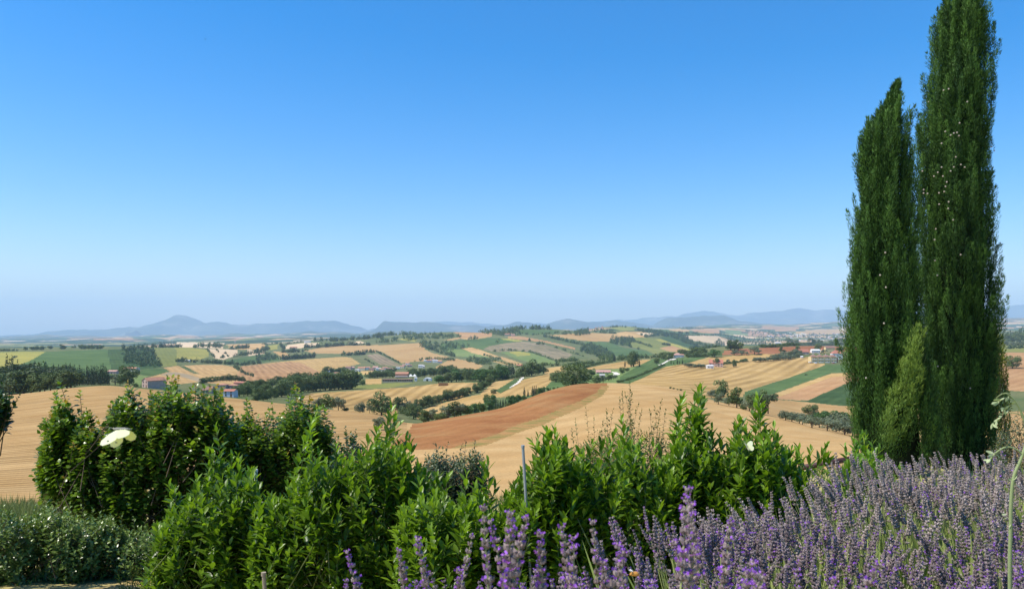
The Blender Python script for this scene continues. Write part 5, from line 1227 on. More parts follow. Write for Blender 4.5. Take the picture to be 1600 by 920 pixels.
    return root

LAN = tmpl_lance(); LANW = tmpl_lance(.36); OV = tmpl_ovate(); SM = tmpl_small()
# rounded-leaf trees on the left
plant('fruit_tree', 'broad leafy tree with rounded leaves and reddish shoot tips', 'tree', 9.0,
  [(60,730),(70,668),(80,655),(88,625),(100,632),(110,655),(122,640),(135,660),(160,668),(175,640),(192,618),(200,612),(215,632),(235,622),(262,604),(278,600),(290,618),(320,612),(345,612),(362,645),(378,680)],
  815, 1500, OV, LM['apricot'], .068, .019, .40, thick=1.3, tips=[(70,655),(80,650),(93,596),(88,612),(125,612),(135,640),(195,600),(200,598),(236,610),(262,590),(270,588),(279,589),(306,600),(300,606),(338,602),(347,606),(350,630),(62,700),(66,680),(176,628)],
  seed=11, trunk=(.035, 9), ang=(35, 85), droop=.35, tipshow=.42, base_px=245, topbias=1.45, min_tip=16, splay=.45, spiky=46, stem_r=.004, bot=[(60,735),(80,772),(110,790),(150,795),(170,822),(200,800),(240,800),(260,815),(378,830)])
plant('fruit_tree', 'darker leafy tree with a pointed top between the broad tree and the laurels', 'tree', 9.8,
  [(338,705),(352,680),(368,664),(378,650),(386,640),(395,650),(410,652),(425,650),(440,642),(455,625),(463,618),(472,622),(485,632),(500,642),(512,660),(524,690)],
  815, 950, OV, LM['apricot'], .066, .019, .40, thick=1.1, tips=[(386,622),(390,630),(420,636),(458,608),(466,607),(472,614),(484,624),(500,636),(520,660)], seed=12, trunk=(.035, 8), ang=(35, 85), droop=.35, tipshow=.3, base_px=440, splay=.45, min_tip=16, spiky=24)
plant('shrub', 'dark glossy shrub tucked behind the laurels right of the two rounded-leaf trees', 'shrub', 7.6,
  [(515,700),(530,682),(545,672),(560,680),(580,700),(600,720)], 800, 200, OV, LM['dark'], .045, .018, .24, thick=.8, tips=[(540,668),(556,672)], seed=13, ang=(30, 75), tipshow=.1)
# laurels
def laurel(label, D, prof, n, seed, tips, bottom=925, m='laurel', leaf=.092, thick=.8, base_px=None, **k):
    k.setdefault('splay', .22); k.setdefault('spiky', 7)
    prof = [(prof[0][0] - 22, prof[0][1] + 10)] + prof[1:-1] + [(prof[-1][0] + 22, prof[-1][1] + 10)]
    plant('laurel_bush', label, 'laurel', D, prof, bottom, int(n * 1.25), LANW, LM[m], leaf, .0185, .36, thick=thick, tips=tips, seed=seed, stem_m=M_stem, base_px=base_px, group='laurel bushes of the garden hedge', **k)
laurel('bright laurel bush at the left end of the hedge, in front of the broad tree', 5.6, [(262,820),(268,775),(280,790),(295,765),(307,755),(318,735),(330,722),(345,730),(362,722),(375,735),(392,745),(410,760),(425,790)], 300, 21,
  [(265,756),(272,765),(307,744),(325,706),(337,668),(331,700),(345,712),(362,712),(375,722),(392,735),(425,777)])
laurel('tall wide laurel bush with two shoots above the rest, left of the grey shrub', 5.3, [(412,800),(425,782),(445,768),(460,750),(475,720),(490,705),(505,712),(520,718),(540,720),(560,705),(580,690),(600,680),(615,672),(630,690),(645,710),(662,735)], 420, 22,
  [(422,774),(450,757),(460,740),(478,690),(486,660),(493,652),(535,715),(550,708),(575,684),(590,672),(606,648),(612,636),(618,650),(635,684)])
laurel('low laurel bush behind the first lavender spikes, in front of the grey shrub', 4.9, [(640,800),(655,775),(680,765),(705,775),(725,775),(745,785),(760,790),(775,805),(786,830)], 240, 23, [(655,752),(700,745),(728,742),(757,727),(763,722),(775,755),(742,760)])
laurel('laurel bush beside the grey metal pole', 4.9, [(785,800),(797,765),(812,750),(830,720),(842,700),(855,692),(868,690),(882,705),(900,725)], 260, 24, [(790,770),(812,742),(832,690),(840,684),(856,674),(866,670),(884,690)])
laurel('laurel bush with the thin-leaved shrub standing behind it', 5.1, [(890,740),(905,720),(925,706),(945,705),(960,690),(975,675),(990,692),(1005,702),(1022,712),(1045,720)], 280, 25, [(905,706),(925,690),(950,694),(962,672),(972,655),(986,682),(1002,690),(1030,700)])
laurel('laurel bush ending in two tall leafy spires', 5.3, [(1035,740),(1050,700),(1060,670),(1070,655),(1080,668),(1092,645),(1102,665),(1115,690),(1130,705),(1145,720)], 280, 26, [(1052,678),(1060,648),(1064,628),(1068,620),(1073,640),(1085,622),(1092,606),(1096,604),(1100,625),(1112,668),(1125,682)], bottom=880)
laurel('laurel bush topped by one tall shoot with a white butterfly on its side', 5.2, [(1130,740),(1142,705),(1155,680),(1168,688),(1182,665),(1195,680),(1208,690),(1220,705),(1235,730)], 260, 27, [(1142,688),(1152,658),(1157,654),(1166,668),(1180,628),(1184,622),(1190,640),(1196,668),(1209,666),(1214,680)], bottom=860)
laurel('low laurel bush with four separate sprigs in front of the dark rail', 5.4, [(1235,775),(1245,755),(1255,762),(1265,752),(1275,764),(1285,758),(1295,760),(1305,768),(1312,780)], 120, 28, [(1223,704),(1228,700),(1246,699),(1249,703),(1266,702),(1288,702),(1292,697),(1295,712),(1236,722)], bottom=850, spiky=0)
laurel('yellow green young laurel at the foot of the smaller cypress', 5.9, [(1312,760),(1322,725),(1332,705),(1345,700),(1360,705),(1372,715),(1388,740)], 170, 29, [(1320,698),(1333,690),(1346,681),(1352,684),(1364,694),(1374,702)], bottom=820, m='laurel_light')
# thin-leaved and grey shrubs behind the laurels
plant('thin_leaved_shrub', 'airy shrub with tiny leaves on long thin shoots against the stubble', 'shrub', 7.2,
  [(880,720),(895,700),(910,680),(930,680),(950,672),(970,655),(985,650),(1000,655),(1020,665),(1035,668),(1050,690),(1062,720)], 830, 640, SM, LM['airy'], .038, .016, .34, thick=.9,
  tips=[(893,670),(899,655),(915,632),(928,650),(943,655),(948,640),(958,640),(968,622),(972,608),(976,612),(984,598),(988,612),(998,630),(1003,640),(1015,640),(1022,634),(1034,622),(1040,640),(1048,655)], seed=31, ang=(30, 75), tipshow=.3, stem_r=.002, upright=1.0)
plant('grey_shrub', 'small grey green shrub with drooping twigs beside the ploughed field edge', 'shrub', 6.6,
  [(648,735),(660,715),(680,708),(700,712),(720,705),(738,700),(752,712),(760,740)], 790, 620, SM, LM['greyshrub'], .048, .017, .26, thick=.7,
  tips=[(652,712),(665,708),(680,694),(692,700),(700,692),(722,694),(728,690),(742,688),(754,706)], seed=32, ang=(30, 85), droop=.4, tipshow=.25, stem_r=.0025)
# hedge at the bottom left
for k, (a, b, s_) in enumerate(((-90, 60, 41), (50, 165, 42), (150, 262, 43))):
    lab = ['grey leaved shrub of the low hedge, cut by the picture edge', 'grey leaved shrub in the middle of the low hedge under the broad tree', 'grey leaved shrub at the path end of the low hedge'][k]
    tops = {0: [(-90,800),(0,800),(30,795),(60,800)], 1: [(50,800),(75,790),(100,790),(130,800),(165,808)], 2: [(150,808),(190,812),(220,818),(250,828),(268,845),(276,870)]}[k]
    plant('hedge_shrub', lab, 'hedge shrub', 7.6 + .1 * k, tops, 925 if k == 0 else (912 if k == 1 else 896), 640 if k < 2 else 460, tmpl_small(.6, .08, -.1), LM['hedge'], .056, .019, .24, thick=.9,
      tips=[(tops[0][0] + 18 * q + 5, np.interp(tops[0][0] + 18 * q + 5, [t[0] for t in tops], [t[1] for t in tops]) - 8) for q in range(6)], seed=s_, ang=(30, 80), tipshow=.15, splay=.3, group='shrubs of the low hedge', stem_r=.003)
# dark branches reaching in at the left edge
plant('edge_tree', 'dark tree reaching into the picture at its left edge', 'tree', 6.5, [(-190,560),(-90,570),(-35,598),(-12,604),(2,612),(14,626)], 650, 480, OV, LM['dark'], .048, .018, .26, thick=.8, tips=[(2,600),(22,612),(30,618)], seed=51,
  trunk=(.05, 6), ang=(30, 80), base_px=-120, tipshow=.05, bot=[(-190,720),(-70,690),(-40,655),(-15,640),(5,632),(14,628)])
# shrubs beyond the cypresses
plant('tall_shrub', 'yellowish tall shrub showing from behind the right side of the bigger cypress', 'shrub', 17.5, [(1530,540),(1548,508),(1560,502),(1568,515),(1574,560),(1578,640)], 720, 420, SM, LM['yellow'], .075, .035, .5, thick=.7, tips=[(1558,500),(1566,506)], seed=52, ang=(25, 70), tipshow=.1, trunk=(.03, 4))
plant('round_bush', 'dark rounded bush at the right edge beyond the lavender', 'shrub', 13, [(1548,690),(1562,655),(1580,645),(1600,642),(1640,650),(1700,690)], 760, 380, SM, LM['greyshrub'], .055, .028, .35, thick=1.1, tips=[], seed=53, ang=(30, 80), tipshow=.1)

# ---------------------------------------------------------------- the two cypresses
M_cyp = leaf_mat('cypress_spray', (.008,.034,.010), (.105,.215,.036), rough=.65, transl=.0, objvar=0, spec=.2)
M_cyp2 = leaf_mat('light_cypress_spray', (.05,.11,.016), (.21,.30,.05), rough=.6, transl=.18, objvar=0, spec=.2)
M_core = simple('painted_crown_shade', (.020,.026,.014), 1.0, .3, 8, spec=0)
M_cone = simple('pale_cypress_cone', (.42,.36,.29), .7, .25, 30)
def plumes(specs, r, n_per, spray, tint0=0.0):
    """specs: (base point, axis, length, radius, tint): upright tufts of narrow sprays"""
    V, Tn = [], []
    for (b, a, ln, rad, tt) in specs:
        n = max(8, int(n_per * ln * 2))
        t = r.random(n) ** .8
        az = r.random(n) * 6.283; e1 = norm(np.cross(a, [.2, .9, .1])); e2 = np.cross(a, e1)
        rr = rad * np.sin(np.clip(t * .88 + .12, 0, 1) * math.pi) ** .6 * r.uniform(.5, 1.0, n)
        od = np.cos(az)[:, None] * e1 + np.sin(az)[:, None] * e2
        P = b + a * (t * ln)[:, None] + od * rr[:, None]
        d = norm(a * 1.0 + od * r.uniform(.15, .75, n)[:, None] + r.normal(size=(n, 3)) * .22)
        s = spray * r.uniform(.6, 1.3, n)[:, None]
        side = norm(np.cross(d, od + r.normal(size=(n, 3)) * .5)); wd = .12
        V.append(np.stack([P - side * s * wd * .9, P + d * s, P + side * s * wd * .9 + d * s * .1], 1).reshape(-1, 3))
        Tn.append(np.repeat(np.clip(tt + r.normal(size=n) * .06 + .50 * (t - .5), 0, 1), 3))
    return np.concatenate(V), np.concatenate(Tn)
def cypress(label, D, prof, seed, nplume, cones, name='cypress_tree', top_extra=None):
    r = np.random.default_rng(seed)
    ys = [p[0] for p in prof]
    bx = (0.5 * (prof[-1][1] + prof[-1][2]) - 800) / FP * D; gz = ground_xy(bx, D)
    root = empty(name, (bx, D, gz)); tag(root, label, 'cypress', 'pair of cypresses'); base = np.array([bx, D, gz])
    zs = np.array([(HY - y) / FP * D for y in ys]); xl = np.array([(p[1] - 800) / FP * D for p in prof]); xr = np.array([(p[2] - 800) / FP * D for p in prof])
    zs, xl, xr = zs[::-1], xl[::-1], xr[::-1]
    def cen(z): return .5 * (np.interp(z, zs, xl) + np.interp(z, zs, xr))
    def rad(z): return .5 * (np.interp(z, zs, xr) - np.interp(z, zs, xl))
    H = zs[-1] - gz; specs = []
    for k in range(nplume):
        z = gz + .1 + r.random() * (H - .22)
        a = r.random() * 6.283
        if (math.cos(a) * bx + math.sin(a) * D) / math.hypot(bx, D) > .3 and r.random() < .8: a += math.pi         # fewer at the back
        bump = 1 + .20 * (1.2 * vnoise(np.array(a * 2.2 + 3), np.array(z * .45), seed) + .6 * vnoise(np.array(a * 4 + 3), np.array(z * 1.2), seed + 5)) * 2
        R_ = max(.0, (min(rad(z), rad(min(zs[-1], z + .45)) + .05) * .94 - .10) * bump)
        rr = R_ * r.uniform(.70, 1.0)
        p = np.array([cen(z) + math.cos(a) * rr, D + math.sin(a) * rr, z])
        ln = r.uniform(.35, .95) * (1 if z < zs[-1] - .8 else .6)
        if z + ln > zs[-1] - .08: ln = max(.12, zs[-1] - .08 - z)
        for _q in range(9):
            if abs(p[0] - cen(z + ln)) > rad(z + ln) * .88 + .02 and ln > .12: ln *= .82
        ax = norm(np.array([math.cos(a) * r.uniform(-.02, .22), math.sin(a) * r.uniform(-.02, .22), 1.0]) + r.normal(size=3) * .05)
        specs.append((p, ax, ln, r.uniform(.045, .095) * (1 if z < zs[-1] - 1.1 else .6), np.clip(.38 + r.normal() * .24, 0, .95)))
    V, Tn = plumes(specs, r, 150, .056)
    # opaque inner core, the shade between the sprays put into its near-black colour
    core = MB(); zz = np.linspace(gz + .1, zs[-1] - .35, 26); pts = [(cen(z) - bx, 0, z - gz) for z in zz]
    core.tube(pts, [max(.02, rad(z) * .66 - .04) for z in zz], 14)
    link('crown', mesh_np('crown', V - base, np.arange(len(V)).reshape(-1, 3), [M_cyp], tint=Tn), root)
    core.obj('shade_core', M_core, root, smooth=True)
    MB().tube([(0, 0, -.2), (0, 0, .6), ((cen(gz + H * .6) - bx), 0, H * .6), (cen(zs[-1]) - bx, 0, H - .2)], [.14, .12, .06, .01], 10).obj('trunk', M_twig, root, smooth=True)
    cm = MB(); n = 8
    for i in range(3):
        for j in range(6): cm.v.append((math.cos(j * 1.047 + i * .5) * math.sin((i + 1) * .785), math.sin(j * 1.047 + i * .5) * math.sin((i + 1) * .785), math.cos((i + 1) * .785)))
    cm.v += [(0, 0, 1), (0, 0, -1)]
    for i in range(2):
        for j in range(6): cm.f.append((i*6+j, (i+1)*6+j, (i+1)*6+(j+1)%6, i*6+(j+1)%6))
    for j in range(6): cm.f += [(18, j, (j+1)%6), (19, 12+(j+1)%6, 12+j)]
    cm.m = [0] * len(cm.f); cmesh = cm.mesh('cone', [M_cone])
    for (px, py) in cones:
        z = (HY - py) / FP * D; x = (px - 800) / FP * D; dx = x - cen(z); R_ = rad(z)
        y = D - math.sqrt(max(.01, R_ * R_ - dx * dx)) * .98
        z = (HY - py) / FP * y; x = (px - 800) / FP * y
        link('cone', cmesh, root, (x - base[0], y - base[1] - .03, z - base[2]), scale=.016)
    return root, base
rc = random.Random(5)
cones = [(1494,208),(1497,213),(1484,212),(1492,246),(1470,262),(1464,270),(1472,276),(1478,285),(1476,292),(1484,268),(1440,268),(1458,276),(1474,300),(1466,302),(1442,297),(1448,303),(1432,312),(1481,316),(1488,344),(1461,358),(1450,160),(1473,142),(1481,140),(1510,160),(1498,193),(1552,236),(1548,230),(1489,209),(1500,258),(1506,262)]
cones += [(rc.gauss(1478, 16), rc.uniform(200, 420)) for _ in range(9)] + [(rc.uniform(1455, 1520), rc.uniform(430, 660)) for _ in range(4)]
cypress('taller cypress dotted with pale cones, its top out of the picture', 15.0,
  [(-28,1504,1512),(-15,1495,1522),(0,1480,1534),(25,1470,1541),(50,1463,1543),(100,1458,1541),(120,1450,1550),(165,1445,1552),(200,1438,1549),(240,1432,1549),(300,1429,1553),(400,1431,1556),(500,1436,1556),(600,1436,1557),(660,1436,1556),(740,1438,1554),(800,1438,1554)],
  61, 1500, cones)
r2, b2 = cypress('shorter cypress with a split tip and a pale leaning branch low down', 13.6,
  [(124,1404,1408),(140,1396,1411),(160,1382,1413),(180,1368,1414),(210,1352,1415),(240,1342,1417),(280,1334,1419),(320,1338,1421),(380,1331,1427),(450,1327,1436),(520,1321,1440),(600,1319,1450),(660,1322,1456),(700,1330,1460),(745,1336,1462),(800,1338,1462)],
  62, 1150, [(1374,430),(1383,449),(1382,395),(1352,590),(1398,640),(1380,505)])
r = np.random.default_rng(63); specs = []
for k in range(150):       # the pale leaning branch
    t = r.random(); cxp = 1392 + 44 * t ** .9 - 6; cyp = 700 - 165 * t
    wpx = 25 * math.sin(min(1, (1 - t) * 1.25 + .12) * 1.57) * (1 if t > .25 else .7 + t)
    p = pw(cxp + r.uniform(-1, 1) * wpx, cyp + r.uniform(-8, 8), 12.75 + r.uniform(-.1, .25))
    specs.append((p, norm(np.array([.28 + r.normal() * .1, -.1, 1.0])), r.uniform(.16, .34), r.uniform(.04, .07), np.clip(.35 + .35 * t + r.normal() * .12, 0, 1)))
V, Tn = plumes(specs, r, 80, .055)
o = link('branch', mesh_np('branch', V - b2, np.arange(len(V)).reshape(-1, 3), [M_cyp2], tint=Tn), r2); o['label'] = 'pale yellow green branch leaning across the front'

# ---------------------------------------------------------------- lavender
M_lstem = leaf_mat('lavender_stem', (.17,.21,.08), (.36,.39,.15), rough=.7, transl=0, objvar=.8, spec=.2)
M_calyx = leaf_mat('lavender_calyx', (.25,.195,.16), (.56,.465,.41), rough=.8, transl=.1, objvar=.35, spec=.15)
M_calyx_near = leaf_mat('near_lavender_calyx', (.18,.135,.125), (.40,.32,.31), rough=.85, transl=.05, objvar=.3, spec=.1)
M_petal = leaf_mat('lavender_petal', (.24,.07,.52), (.50,.20,.86), rough=.7, transl=.3, objvar=.2, spec=.15)
M_blade = leaf_mat('lavender_leaf', (.20,.26,.07), (.46,.52,.15), rough=.6, transl=.2, objvar=.3, spec=.2)
def spike_mesh(seed, Ls, Lh, rad, nwh, ncal, petals, stem_r=.0013, calyx=None):
    r = np.random.default_rng(seed); V, F, MI, TT = [], [], [], []
    def add(vs, fs, m, t):
        b = len(V); V.extend([tuple(v) for v in vs]); F.extend([tuple(i + b for i in f) for f in fs]); MI.extend([m] * len(fs)); TT.extend([t] * len(vs))
    bend = r.normal(size=2) * .012
    def axis(z): q = z / (Ls + Lh); return np.array([bend[0] * q * q * 3, bend[1] * q * q * 3, z])
    zs = [0, Ls * .5, Ls, Ls + Lh * .97]
    rings = []
    for z in zs:
        c = axis(z); b = len(V)
        for k in range(3): V.append(tuple(c + np.array([math.cos(k * 2.094), math.sin(k * 2.094), 0]) * stem_r * (1 if z < Ls + .001 else .5))); TT.append(.5 + .2 * r.normal())
        rings.append(b)
    for a, b in zip(rings, rings[1:]):
        for k in range(3):
            k2 = (k + 1) % 3; F.append((a + k, a + k2, b + k2)); MI.append(0); F.append((a + k, b + k2, b + k)); MI.append(0)
    for w_ in range(nwh):
        q = w_ / max(1, nwh - 1); z = Ls + Lh * q ** .93
        if w_ == 0 and nwh > 5: z = Ls - Lh * .13
        rr = rad * (1 - .45 * q ** 2.5) * (.8 + .3 * r.random()) * (0.75 if w_ == 0 else 1)
        for k in range(ncal):
            a = k * 6.283 / ncal + w_ * .5 + r.normal() * .2
            o = np.array([math.cos(a), math.sin(a), 0]); d = norm(o * r.uniform(.45, .85) + np.array([0, 0, r.uniform(.75, 1.2)]))
            c = axis(z + r.normal() * Lh * .012); L = rr * r.uniform(.95, 1.35); s = norm(np.cross(d, [0, 0, 1])); u = np.cross(s, d); h = L * .30
            b0 = c + o * rr * .12
            add([b0, b0 + d * L * .5 + s * h, b0 + d * L * .5 + u * h, b0 + d * L * .5 - s * h, b0 + d * L * .5 - u * h, b0 + d * L],
                [(0,1,2),(0,2,3),(0,3,4),(0,4,1),(5,2,1),(5,3,2),(5,4,3),(5,1,4)], 1, float(np.clip(.45 + .25 * r.normal() - .2 * (1 - q), 0, 1)))
            if r.random() < petals * (.4 + .6 * (1 if (w_ in (nwh - 1, nwh - 2, 1, 3)) else .35)):
                t = b0 + d * L * .95
                for m_ in range(3):
                    dd = norm(d + r.normal(size=3) * .7); ss = norm(np.cross(dd, r.normal(size=3))); g = rr * .55
                    add([t, t + dd * g * .6 + ss * g * .45, t + dd * g, t + dd * g * .6 - ss * g * .45], [(0,1,2),(0,2,3)], 2, float(np.clip(.5 + .3 * r.normal(), 0, 1)))
    F3 = [f for f in F]
    return mesh_np('flower_spike', np.array(V), np.array(F3), [M_lstem, calyx or M_calyx, M_petal], midx=MI, tint=TT)
SP_FAR = [spike_mesh(100 + k, .36, .075 + .015 * (k % 3), .0118, 9, 7, pt) for k, pt in enumerate((.02, .0, .04, .08, .01, .16, .03, .0))]
SP_MID = [spike_mesh(200 + k, .36, .085, .0096, 10, 8, pt, calyx=M_calyx_near) for k, pt in enumerate((.07, .03, .2, .1, .4, .05))]
SP_NEAR = [spike_mesh(300 + k, .34, .10 + .012 * (k % 3), .0092, 10, 9, pt, .0014, M_calyx_near) for k, pt in enumerate((.4, .6, .25, .7, .5))]
def lav_plant(x, y, n, ztop, label, hv=1.0, spread=.42, extra=(), petals=0, seed=0):
    r = np.random.default_rng(seed); gz = ground_xy(x, y)
    root = empty('lavender_bush', (x, y, gz)); tag(root, label, 'lavender', 'lavender bushes of the border')
    Hh = ztop - gz
    pool = SP_NEAR if y < 1.45 else (SP_MID if y < 2.3 else SP_FAR)
    for k in range(n):
        a = r.random() * 6.283; q = r.random() ** .6
        tip = np.array([math.cos(a) * q * spread * .8, math.sin(a) * q * spread * .7, Hh - (.10 * q * q + abs(r.normal()) * .07) * hv])
        d = norm(np.array([math.cos(a) * q * .45 - (.20 if y > 2.3 else .06), math.sin(a) * q * .3, 1.0]) + r.normal(size=3) * .07)
        m = pool[int(r.integers(len(pool)))]; s = r.uniform(.85, 1.12)
        ln = .44 * s; p = tip - d * ln
        o = link('flower_spike', m, root); o.rotation_mode = 'QUATERNION'
        o.rotation_quaternion = Vector(d).to_track_quat('Z', 'Y'); o.location = p; o.scale = (s * r.uniform(.85, 1.2),) * 2 + (s,)
        o.rotation_quaternion = o.rotation_quaternion @ Euler((0, 0, r.random() * 6.28)).to_quaternion()
    for (px, py, D, mi) in extra:
        tip = pw(px, py, D) - np.array([x, y, gz]); d = norm(np.array([r.normal() * .06, r.normal() * .06, 1.0])); m = SP_NEAR[mi % len(SP_NEAR)]; s = 1.1
        o = link('flower_spike', m, root); o.rotation_mode = 'QUATERNION'; o.rotation_quaternion = Vector(d).to_track_quat('Z', 'Y'); o.location = tip - d * .455 * s; o.scale = (s,) * 3
    # leafy mound and bare stems under the flowers
    nb = 760 if y > 2 else 420
    if n < 30: nb = 1300
    a = r.random(nb) * 6.283; q = r.random(nb) ** .5
    L = r.uniform(.10, .42, nb) * (Hh / .75)
    pos = np.stack([np.cos(a) * q * spread * .55, np.sin(a) * q * spread * .5, r.uniform(.0, .42, nb) * Hh], 1)
    d = norm(np.stack([np.cos(a) * q * .5 - .08, np.sin(a) * q * .4, np.ones(nb)], 1) + r.normal(size=(nb, 3)) * .12)
    up = r.normal(size=(nb, 3)); tm = tmpl_small(.035, .004, -.01)
    me = leaves_mesh('foliage', tm, pos, d, up, L, np.clip(r.random(nb) * .9, 0, 1), M_blade)
    o = link('foliage', me, root); o['kind'] = 'stuff'
    return root
LAVROWS = [ # distance, first and last column, step m, top height, spikes
 (4.45, 1450, 1740, .42, -.66, 70), (3.9, 1390, 1760, .36, -.62, 72), (3.4, 1330, 1780, .34, -.600, 76), (2.95, 1250, 1790, .33, -.565, 80),
 (2.5, 1165, 1800, .31, -.545, 84), (2.08, 1075, 1830, .30, -.500, 80), (1.7, 820, 1850, .27, -.485, 76), (1.36, 600, 1880, .25, -.435, 64)]
names_ = ['in the farthest row near the cypress foot', 'in the second row from the cypresses', 'above the patch of bare green stems', 'in the middle of the border', 'where the border meets the low laurels', 'behind the near flower spikes', 'in the near row with many violet florets', 'at the very front of the border']
pos_w = ['first', 'second', 'third', 'fourth', 'fifth', 'sixth', 'seventh', 'eighth', 'ninth', 'tenth', 'eleventh', 'twelfth', 'thirteenth']
NEAR = [(775,788,.98,0),(786,775,1.05,1),(768,815,.95,2),(740,868,1.15,3),(826,818,1.1,1),(866,808,1.0,3),(898,812,1.05,0),(900,862,.92,1),(870,850,1.0,4),(949,826,1.15,2),(962,850,1.1,0),(1005,842,1.05,3),(1066,768,.95,1),(1075,800,.98,4),(1057,866,1.0,2),(1116,808,1.15,0),(1131,842,1.05,1),(1140,860,.85,3),(1152,880,.88,4),(1104,800,1.3,2),(650,840,1.4,0),(594,862,1.45,1),(695,838,1.3,4),(717,842,1.35,2),(1284,860,1.0,1),(1232,886,1.0,4),(1258,880,1.1,0)]
cnt = 0
for ri, (D, p0, p1, step, zt, n) in enumerate(LAVROWS):
    xs = np.arange((p0 - 800) / FP * D, (p1 - 800) / FP * D, step)
    for ci, x in enumerate(xs):
        lab = 'lavender bush ' + names_[ri] + ', ' + pos_w[min(ci, 12)] + ' from the left'
        ex = [s_ for s_ in NEAR if ri == 7 and abs((s_[0] - 800) / FP * s_[2] - (x - .05)) <= step / 2 + (9 if (ci == 0 and s_[0] < 700) else 0)]
        ex = [s_ for s_ in NEAR if ri == 7 and int(np.argmin(np.abs(xs - (s_[0] - 800) / FP * s_[2]))) == ci]
        ppx = 800 + FP * x / D; gap_ = (1370 < ppx < 1580 and 2.0 < D < 2.7) or (1040 < ppx < 1290 and 1.6 < D < 1.9); n2 = 7 if gap_ else int(n * (.70 if D > 1.9 else .8))
        lav_plant(x + rc.uniform(-.04, .04), D + rc.uniform(-.08, .08), n2 if ci else int(n * .8), zt - (.16 if gap_ else 0) - (.03 if ci == 0 else 0) + rc.uniform(-.02, .02), lab, .25 if ((1360 < ppx < 1590 and 2.7 < D < 3.2) or (1030 < ppx < 1300 and 2.0 < D < 2.2)) else 1.0, spread=step * 1.35, extra=ex, seed=400 + cnt); cnt += 1

# ---------------------------------------------------------------- grasses and weeds
def blades(name, pts, L, m, r, w=.03, lean=.35, label=None, cat=None, kind='stuff'):
    pos = np.array(pts); n = len(pos)
    d = norm(np.stack([r.normal(size=n) * lean, r.normal(size=n) * lean, np.ones(n)], 1)); up = r.normal(size=(n, 3))
    me = leaves_mesh(name, tmpl_small(w, .003, -.05), pos, d, up, L * r.uniform(.5, 1.2, n), r.random(n), m)
    o = link(name, me); tag(o, label, cat, kind=kind); return o
M_dry = leaf_mat('dry_grass', (.22,.17,.06), (.48,.40,.18), rough=.8, transl=.2, objvar=0)
M_grn = leaf_mat('green_grass', (.05,.10,.02), (.22,.29,.07), rough=.7, transl=.25, objvar=0)
M_pale = leaf_mat('pale_meadow_grass', (.07,.10,.03), (.22,.26,.11), rough=.7, transl=.2, objvar=0)
r = np.random.default_rng(71)
def scatter(n, x0, x1, y0, y1):
    x = r.uniform(x0, x1, n); y = r.uniform(y0, y1, n); z = hgarden(x, y); return np.stack([x, y, z], 1)
blades('garden_grass', scatter(9000, -5.5, 3.5, 4.5, 13), .05, M_dry, r, .07, .6)
blades('garden_grass', scatter(3500, -5.5, 3.5, 4.5, 13), .06, M_grn, r, .06, .6)
pts = []
for k in range(7000):
    px = r.uniform(-120, 150); D = r.uniform(11.5, 17); x = (px - 800) / FP * D; pts.append((x, D, float(hgarden(x, D))))
blades('tall_weeds', pts, .30, M_pale, r, .03, .22)
blades('bank_grass', scatter(8000, -14, 14, 13, 30), .35, M_pale, r, .05, .4)
# dry yellow plant by the path
plant('dry_weed', 'yellowing weed drying on the path at the bottom', 'weed', 6.9, [(178,925),(190,905),(205,893),(225,896),(245,912)], 940, 46, tmpl_lance(.12), LM['yellow'], .075, .012, .16, thick=.3, tips=[(186,902),(205,890),(215,892),(233,898),(240,906)], seed=72, nparts=80, tipshow=.3, stem_r=.002)

# ---------------------------------------------------------------- poles, rail, steps
M_galv = simple('galvanised_metal', (.34,.36,.37), .45, .15, 12, metallic=.3)
M_whitep = simple('pale_plastic', (.62,.64,.62), .5, .08, 8)
M_rail = simple('rusty_brown_rail', (.075,.035,.03), .6, .3, 14)
M_wood = simple('weathered_stake_wood', (.30,.24,.17), .9, .3, 14)
M_slab = simple('pale_stone_slab', (.46,.42,.28), .9, .25, 6)
def pole(name, label, cat, a, b, D, rad, m, cap=True):
    p = pw(*a, D); q = pw(*b, D); g = ground_xy(q[0], D); dirv = p - q
    q = q + dirv * ((g - .1 - q[2]) / dirv[2]) if q[2] > g else q
    e = empty(name, (q[0], q[1], q[2])); tag(e, label, cat)
    MB().tube([(0, 0, 0), tuple(p - q)], rad, 10).obj('shaft', m, e, smooth=False)
    t = tuple(p - q); MB().tube([(t[0], t[1], t[2] - rad), (t[0], t[1], t[2] + rad * .8)], rad * 1.25, 10).obj('cap', m, e)
    return e
pole('metal_pole', 'grey metal pole leaning slightly in front of a laurel bush', 'pole', (817, 697), (823, 800), 4.6, .0085, M_galv)
pole('garden_stake', 'thin white stake in front of the darker leafy tree', 'stake', (400, 735), (399, 775), 6.3, .012, M_whitep)
pole('garden_stake', 'thin grey stake in the tall wide laurel bush', 'stake', (482, 732), (482, 800), 5.65, .007, M_galv)
pole('wooden_stake', 'short weathered wooden stake at the bottom under the laurels', 'stake', (412, 896), (414, 925), 4.4, .011, M_wood)
e = empty('garden_rail', (0, 7.4, 0)); tag(e, 'dark brown rail behind the low laurel with four sprigs', 'rail')
p = pw(1248, 731, 7.4) - np.array([0, 7.4, 0]); q = pw(1332, 716, 7.4) - np.array([0, 7.4, 0])
MB().tube([tuple(p), tuple(q)], .026, 10).obj('bar', M_rail, e, smooth=True)
for s_ in (p, q):
    g = ground_xy(s_[0], 7.4); MB().tube([(s_[0], .03, g - .1), (s_[0], .03, s_[2] - .02)], .025, 8).obj('post', M_rail, e, smooth=True)
e = empty('garden_steps', (0, 0, 0)); tag(e, 'pale stone slabs stepping down between two laurel bushes', 'steps')
